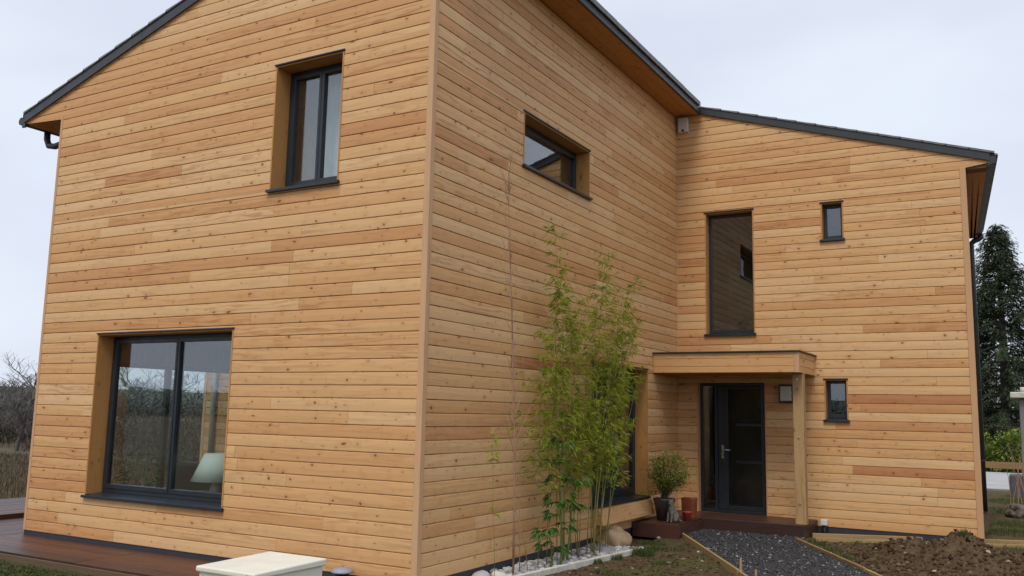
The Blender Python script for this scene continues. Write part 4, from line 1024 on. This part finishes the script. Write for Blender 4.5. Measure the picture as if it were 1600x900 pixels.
# stone cat: one skinned body sitting upright
def skin_body(name, V, E, Rr, mat, parent=None, sub=2, root=0):
    me = bpy.data.meshes.new(name); me.from_pydata(V, E, []); o = bpy.data.objects.new(name, me); COL.objects.link(o)
    o.modifiers.new('skin', 'SKIN'); sub_ = o.modifiers.new('sub', 'SUBSURF'); sub_.levels = sub; sub_.render_levels = sub
    if not me.skin_vertices: me.skin_vertices.new()
    for i, r_ in enumerate(Rr): me.skin_vertices[0].data[i].radius = (r_, r_) if not isinstance(r_, tuple) else r_
    me.skin_vertices[0].data[root].use_root = True
    dg_ = bpy.context.evaluated_depsgraph_get(); m2 = bpy.data.meshes.new_from_object(o.evaluated_get(dg_)); bpy.data.objects.remove(o)
    m2.materials.append(M[mat]); 
    for p in m2.polygons: p.use_smooth = True; p.material_index = 0
    o = bpy.data.objects.new(name, m2); COL.objects.link(o); o.parent = parent; return o
cx_, cyy, cz_ = .545, 5.70, .094
def cp(a, b, c_):  # local cat frame: faces towards the viewer (-y, +x)
    ca, sa = math.cos(-.35), math.sin(-.35); return (a*ca-b*sa, a*sa+b*ca, c_)
CV = [cp(0, .03, .05), cp(0, .015, .10), cp(0, -.01, .155), cp(0, -.02, .195), cp(0, -.03, .228), cp(0, -.062, .222),   # hips, back, chest, neck, head, muzzle
      cp(.028, -.045, .10), cp(.028, -.058, .012), cp(.028, -.075, .008), cp(-.028, -.045, .10), cp(-.028, -.058, .012), cp(-.028, -.075, .008),
      cp(.05, .01, .04), cp(.055, -.03, .014), cp(-.05, .01, .04), cp(-.055, -.03, .014),
      cp(.02, -.022, .262), cp(.024, -.02, .278), cp(-.02, -.022, .262), cp(-.024, -.02, .278),
      cp(.05, .085, .015), cp(.095, .06, .012)]
CE = [(0, 1), (1, 2), (2, 3), (3, 4), (4, 5), (2, 6), (6, 7), (7, 8), (2, 9), (9, 10), (10, 11), (0, 12), (12, 13), (0, 14), (14, 15), (4, 16), (16, 17), (4, 18), (18, 19), (0, 20), (20, 21)]
CR = [.062, .058, .042, .026, .038, .018, .018, .013, .014, .018, .013, .014, .032, .017, .032, .017, .012, .004, .012, .004, .014, .009]
cat = skin_body('cat_statue', CV, CE, CR, 'cat'); cat.location = (cx_, cyy, cz_); cat.scale = (1.22, 1.22, 1.22); props(cat, 'weathered grey stone cat sitting on the porch in front of the dark pot', 'statue')

# ------------------------------------------------------------------ living room things seen through the big window
tb = empty('side_table', (-3.45, .72, .02), 'dark low table carrying the lamp inside the big ground floor window', 'table')
m_ = MB(); m_.box(-4.1, -2.7, .40, 1.0, .54, .585); m_.build('table_top', M['darkwood'], tb, bevel=.004)
for (x, y) in ((-4.05, .45), (-2.75, .45), (-4.05, .95), (-2.75, .95)):
    m_ = MB(); m_.box(x-.025, x+.025, y-.025, y+.025, .02, .539); m_.build('leg', M['darkwood'], tb)
tl = empty('table_lamp', (-3.42, .62, .586), 'table lamp with a pale green cone shade inside the big ground floor window', 'lamp')
m_ = MB(); m_.lathe([(.30, 0), (.155, .33)], (-3.50, .62, .75), 28); 
o = m_.build('lamp_shade', M['shade'], tl)
m_ = MB(); m_.lathe([(.07, 0), (.075, .05), (.05, .12), (.045, .20)], (-3.50, .62, .587), 18); m_.build('lamp_base', M['ceramic'], tl)
sf = empty('sofa', (-4.6, 2.4, .02), 'dark sofa deep inside the living room', 'sofa')
m_ = MB(); m_.box(-5.6, -3.6, 1.8, 2.6, .06, .42); m_.build('seat', M['darkwood'], sf, bevel=.04)
m_ = MB(); m_.box(-5.6, -3.6, 1.7, 1.9, .10, .86); m_.build('backrest', M['darkwood'], sf, bevel=.05)
hpn = empty('house_plant', (-5.35, 1.0, .02), 'leafy indoor plant at the left inside the big ground floor window', 'plant')
m_ = MB(); m_.lathe([(.11, 0), (.15, .24), (.13, .24)], (-5.35, 1.0, .022), 16); m_.build('pot', M['ceramic'], hpn)
fo = MB()
for k in range(420):
    a = random.random()*6.28; fo.tone = (random.random(), .5); s = Vector((-5.35, 1.0, .30))+Vector((math.cos(a)*.28, math.sin(a)*.28, random.random()*.62))*random.random()
    leaf(fo, s, Vector((math.cos(a), math.sin(a), random.uniform(-.2, 1))), random.uniform(.08, .16), .04, .3)
fo.build('foliage', M['broadleaf'], hpn, kind='stuff', fix=False)

# ------------------------------------------------------------------ right hand side: post, hedge, conifers, rails
rp = empty('gate_post', (5.17, -1.0, -.2), 'grey post with a pale cap board at the right edge of the view', 'post')
m_ = MB(); m_.tone = (.3, .5); m_.box(5.163, 5.25, -1.05, -.96, -.3, 1.80); m_.build('post', M['galv'], rp, bevel=.006)
m_ = MB(); m_.tone = (.0, .5); m_.box(5.118, 5.30, -1.09, -.92, 1.802, 1.838); m_.build('cap', M['concrete'], rp, bevel=.006)
m_ = MB(); m_.tube([(5.20, -1.0, 1.838), (5.20, -1.0, 1.87)], .03, 10); m_.build('finial', M['concrete'], rp)
def conifer(x, y, H, Rb, seed, label, first=None):
    random.seed(seed); o = empty('conifer', (x, y, -.2), label, 'tree', 'tall dark conifers behind the house')
    t_ = MB(); t_.tube([(x, y, -.2), (x+.05, y, H*.5), (x, y, H)], [.28, .16, .02], 8); t_.build('trunk', M['bark'], o)
    fo = MB(); br_ = MB(); z = H*.08
    while z < H:
        f = 1-(z/H); nb = 12
        for k in range(nb):
            a = random.random()*6.28; L = Rb*(f**.95)*random.uniform(.45, 1.2)+.2; up_ = random.uniform(.0, .35) if f < .5 else random.uniform(-.12, .25)
            p0 = Vector((x, y, z)); pts = [p0+Vector((math.cos(a)*L*q, math.sin(a)*L*q, L*(up_*q-.45*q*q+.22*q**4))) for q in (0, .33, .66, 1)]
            br_.tube(pts, [.035*f+.01, .02, .012, .005], 4)
            for j in range(int(62*L/1.5)+14):
                q = random.uniform(.18, 1.02); s = at_(pts, min(q, .99)); side_ = random.choice((-1, 1)); da = a+side_*random.uniform(.3, 1.2)
                l_ = random.uniform(.14, .38)*(1.15-q*.55); dd = Vector((math.cos(da), math.sin(da), random.uniform(-.55, .05)))
                fo.tone = (random.random()**1.2, .5); leaf(fo, s+Vector((random.uniform(-.15, .15), random.uniform(-.15, .15), random.uniform(-.38, .15))), dd, l_, l_*.2, random.uniform(.1, .5), .1)
        z += .26+.18*f
    br_.build('branches', M['bark'], o, kind='stuff', fix=False); fo.build('foliage', M['needle'], o, kind='stuff', fix=False); return o
conifer(4.3, 40, 11.0, 6.6, 3, 'tallest dark conifer rising behind the right end of the house')
conifer(11.5, 46, 10.5, 4.8, 5, 'dark conifer to the right of the tallest, mostly outside the view')
conifer(1.5, 49, 10.5, 5.0, 9, 'dark conifer standing farther left, hidden mostly by the house')
conifer(7.5, 36, 7.5, 4.2, 11, 'lower dark conifer filling the gap beside the downpipe')
random.seed(21)
def leafy(name, c, r, n, ls, mat, label, cat, seed, group=None, floor=-.2, stemh=0):
    o = empty(name, (c[0], c[1], floor), label, cat, group)
    fo = MB()
    for k in range(n):
        v = Vector((random.gauss(0, 1), random.gauss(0, 1), random.gauss(0, 1))).normalized(); q = random.uniform(.55, 1.0)
        lump = 1+.25*noise.noise(v*2.3+Vector((seed, 0, 0)))
        s = Vector((c[0]+v.x*r[0]*q*lump, c[1]+v.y*r[1]*q*lump, c[2]+v.z*r[2]*q*lump))
        if s.z < floor: continue
        fo.tone = (random.random(), .5); L = random.uniform(*ls)
        dd = v+Vector((random.uniform(-.8, .8), random.uniform(-.8, .8), random.uniform(-.6, .6))); leaf(fo, s, dd, L, L*.55, .2, .1)
    st = MB()
    for k in range(7):
        a = random.random()*6.28; st.tube([(c[0], c[1], floor), (c[0]+math.cos(a)*r[0]*.3, c[1]+math.sin(a)*r[1]*.3, c[2]), (c[0]+math.cos(a)*r[0]*.6, c[1]+math.sin(a)*r[1]*.6, c[2]+r[2]*.6)], [.04, .025, .01], 5)
    st.build('stem', M['bark'], o); fo.build('foliage', M[mat], o, kind='stuff', fix=False); return o
leafy('hedge_bush', (4.75, 29.8, .55), (.95, .8, .85), 3800, (.09, .17), 'hedgeleaf', 'bright yellow green bush beyond the pale road, right of the downpipe', 'bush', 1)
leafy('hedge_bush', (3.55, 30.4, .55), (.5, .6, .8), 1500, (.09, .17), 'hedgeleaf', 'small yellow green bush partly hidden by the house corner', 'bush', 2)
leafy('hedge_bush', (6.6, 30.6, .7), (1.2, .9, 1.0), 3000, (.09, .17), 'hedgeleaf', 'yellow green bush at the right edge of the view behind the grey post', 'bush', 3)
# block, rails and rubble beside the house
m_ = MB(); m_.box(4.72, 6.4, 17.6, 18.3, -.15, .42); props(m_.build('stone_block', M['darkconcrete'], bevel=.03), 'dark grey block standing between the house and the pale road', 'block')
rf = empty('rail_fence', (5.5, 19, -.1), 'low rail of pale planks in front of the pale road', 'fence')
m_ = MB(); m_.tone = rt_(); m_.box(3.5, 12, 19.0, 19.06, .50, .66, L=0); m_.build('rail', M['timber'], rf, bevel=.004)
for x in (3.6, 5.0, 6.4, 7.8): m_ = MB(); m_.tone = rt_(); m_.box(x, x+.09, 19.07, 19.16, -.2, .85); m_.build('post', M['timber'], rf)
m_ = MB(); m_.box(5.02, 5.16, 27.2, 27.34, -.2, 1.0); props(m_.build('marker_post', M['timber'], bevel=.004), 'short wooden post at the far side of the pale road before the bush', 'post')
props(blob('rubble_sack', 'cat', (4.93, 12.6, -.02), (.20, .34, .17), 2.2, amp=.45, sub=4), 'crumpled pale grey sack on the ground by the end of the house', 'sack')
m_ = MB(); m_.tube([(5.0, 12.4, .02), (5.15, 12.3, -.05), (5.6, 12.3, -.07), (6.2, 12.5, -.06)], .03, 6); props(m_.build('pale_pole', M['concrete']), 'pale thin pole lying on the grass beside the crumpled sack', 'pole')
sh = empty('young_shoots', (4.95, 14, -.1), 'thin bare brown shoots growing beside the right end of the house', 'plant')
for k in range(9):
    b = Vector((4.80+k*.05+random.uniform(-.03, .03), 13.9+random.uniform(-.6, .6), -.12)); e = b+Vector((random.uniform(-.25, .25), random.uniform(-.2, .2), random.uniform(.8, 1.35))); m_ = MB(); m_.tube(stem_pts(b, e, .08), [.010*(1-.7*i/8) for i in range(9)], 5); m_.build('stem', M['sapbark'], sh)

# ------------------------------------------------------------------ left background: bare trees and the far wood
def bare_tree_mesh(H, seed):
    random.seed(seed); tr = MB(); br_ = MB()
    def grow(mb, p, d, L, r_, lev):
        n = 3; pts = [p]; q = p.copy(); dd = d.copy()
        for i in range(n):
            dd = (dd+Vector((random.uniform(-.22, .22), random.uniform(-.22, .22), random.uniform(-.05, .18)))).normalized(); q = q+dd*L/n; pts.append(q.copy())
        mb.tube(pts, [r_*(1-.45*i/n) for i in range(n+1)], 6 if lev == 0 else 3, cap=False)
        if lev < 4:
            for k in range((8, 6, 5, 4)[lev]):
                s = at_(pts, random.uniform(.25, 1.0)); a = random.random()*6.28; side_ = Vector((math.cos(a), math.sin(a), random.uniform(.1, .9))).normalized()
                grow(br_, s, (dd*.5+side_).normalized(), L*random.uniform(.45, .68), r_*.5, lev+1)
    grow(tr, Vector((0, 0, 0)), Vector((0, 0, 1)), H*.5, H*.018, 0)
    return tr, br_
protos = []
for i, (H, sd_) in enumerate(((5.0, 1), (4.2, 2))):
    tr, br_ = bare_tree_mesh(H, sd_)
    o = empty('bare_tree', (0, 0, 0), 'bare winter tree', 'tree', 'bare winter trees in the far left background')
    a = tr.build('trunk', M['greybark'], o, origin=(0, 0, 0)); b = br_.build('crown', M['greybark'], o, origin=(0, 0, 0), fix=False, kind='stuff'); protos.append((o, a, b))
random.seed(33)
spots = [(-30.6, 15.6, 1.2, 1, 'twiggy bare tree between the leftmost tree and the house corner'), (-27.2, 12.6, .85, 0, 'lower bare tree at the near edge of the thicket by the house corner'), (-34.0, 17.2, 1.35, 0, 'tall bare tree farthest left, mostly outside the view'), (-28.5, 14.0, 1.05, 0, 'leftmost bare winter tree beyond the field, cut by the edge of the view'), (-26.2, 14.6, 1.15, 1, 'bare winter tree beyond the field standing against the house corner'),
         (-32.5, 19.5, 1.35, 1, 'farther bare tree seen between the two nearest at the left edge'), (-27.5, 18.0, 1.3, 0, 'bare tree just behind the left corner of the house'),
         (-22.5, 24.0, 1.1, 1, 'bare tree seen through the left part of the big ground floor window'), (-19.0, 30.0, 1.2, 0, 'bare tree seen through the right pane of the big ground floor window')]
for i, (x, y, s, k, lb) in enumerate(spots):
    src = protos[k]
    if i < 2: r_ = protos[k][0]
    else:
        r_ = src[0].copy(); COL.objects.link(r_)
        for ch_ in src[1:]:
            c2 = ch_.copy(); COL.objects.link(c2); c2.parent = r_
    r_.location = (x, y, -.2); r_.scale = (s*.95, s*.95, s*.7); r_.rotation_euler = (0, 0, random.random()*6); r_['label'] = lb
# thicket below the trees and the far-off wood all round
th_ = MB()
def clump(mb, x, y, rx, h, n, ls):
    for k in range(n):
        v = Vector((random.gauss(0, .45), random.gauss(0, .45), random.random()**1.3)); s = Vector((x+v.x*rx, y+v.y*rx, -.2+v.z*h*(1-.35*min(1, math.hypot(v.x, v.y)))))
        mb.tone = (random.random(), .5); d_ = Vector((random.uniform(-1, 1), random.uniform(-1, 1), random.uniform(0, 1.4))); L = random.uniform(*ls); leaf(mb, s, d_, L, L*.14, .1)
for k in range(90):
    a = random.uniform(-46, -14); y = 9.5+(-a-14)*.10+random.uniform(-1, 9); clump(th_, a, y+2, 1.6, random.uniform(1.1, 2.3), 560, (.12, .34))
props(th_.build('thicket', M['woodmass'], fix=False), kind='stuff')
fw_m = MB()
for k in range(620):
    a = k/620*2*math.pi+random.uniform(-.01, .01); rad = random.uniform(120, 165); h = random.uniform(3.5, 7.5)
    clump(fw_m, rad*math.cos(a), rad*math.sin(a), 4.5, h, 230, (.5, 1.3))
props(fw_m.build('distant_wood', M['woodmass'], fix=False), kind='stuff')
hl = MB(); hl.smooth = True; nh = 96
for ri, (rad, hh) in enumerate(((200, 0), (330, 6), (520, 14), (760, 17))):
    hl.add([(rad*math.cos(2*math.pi*k/nh), rad*math.sin(2*math.pi*k/nh), -.6+hh*(.7+.6*noise.noise(Vector((math.cos(2*math.pi*k/nh)*3, math.sin(2*math.pi*k/nh)*3, ri))))) for k in range(nh)])
for ri in range(3):
    for k in range(nh): k2 = (k+1) % nh; hl.face((ri*nh+k, ri*nh+k2, (ri+1)*nh+k2, (ri+1)*nh+k))
props(hl.build('hills', plain('hill_wood', (.07, .085, .07), .95, var=.3, nscale=.05), fix=False), kind='structure')
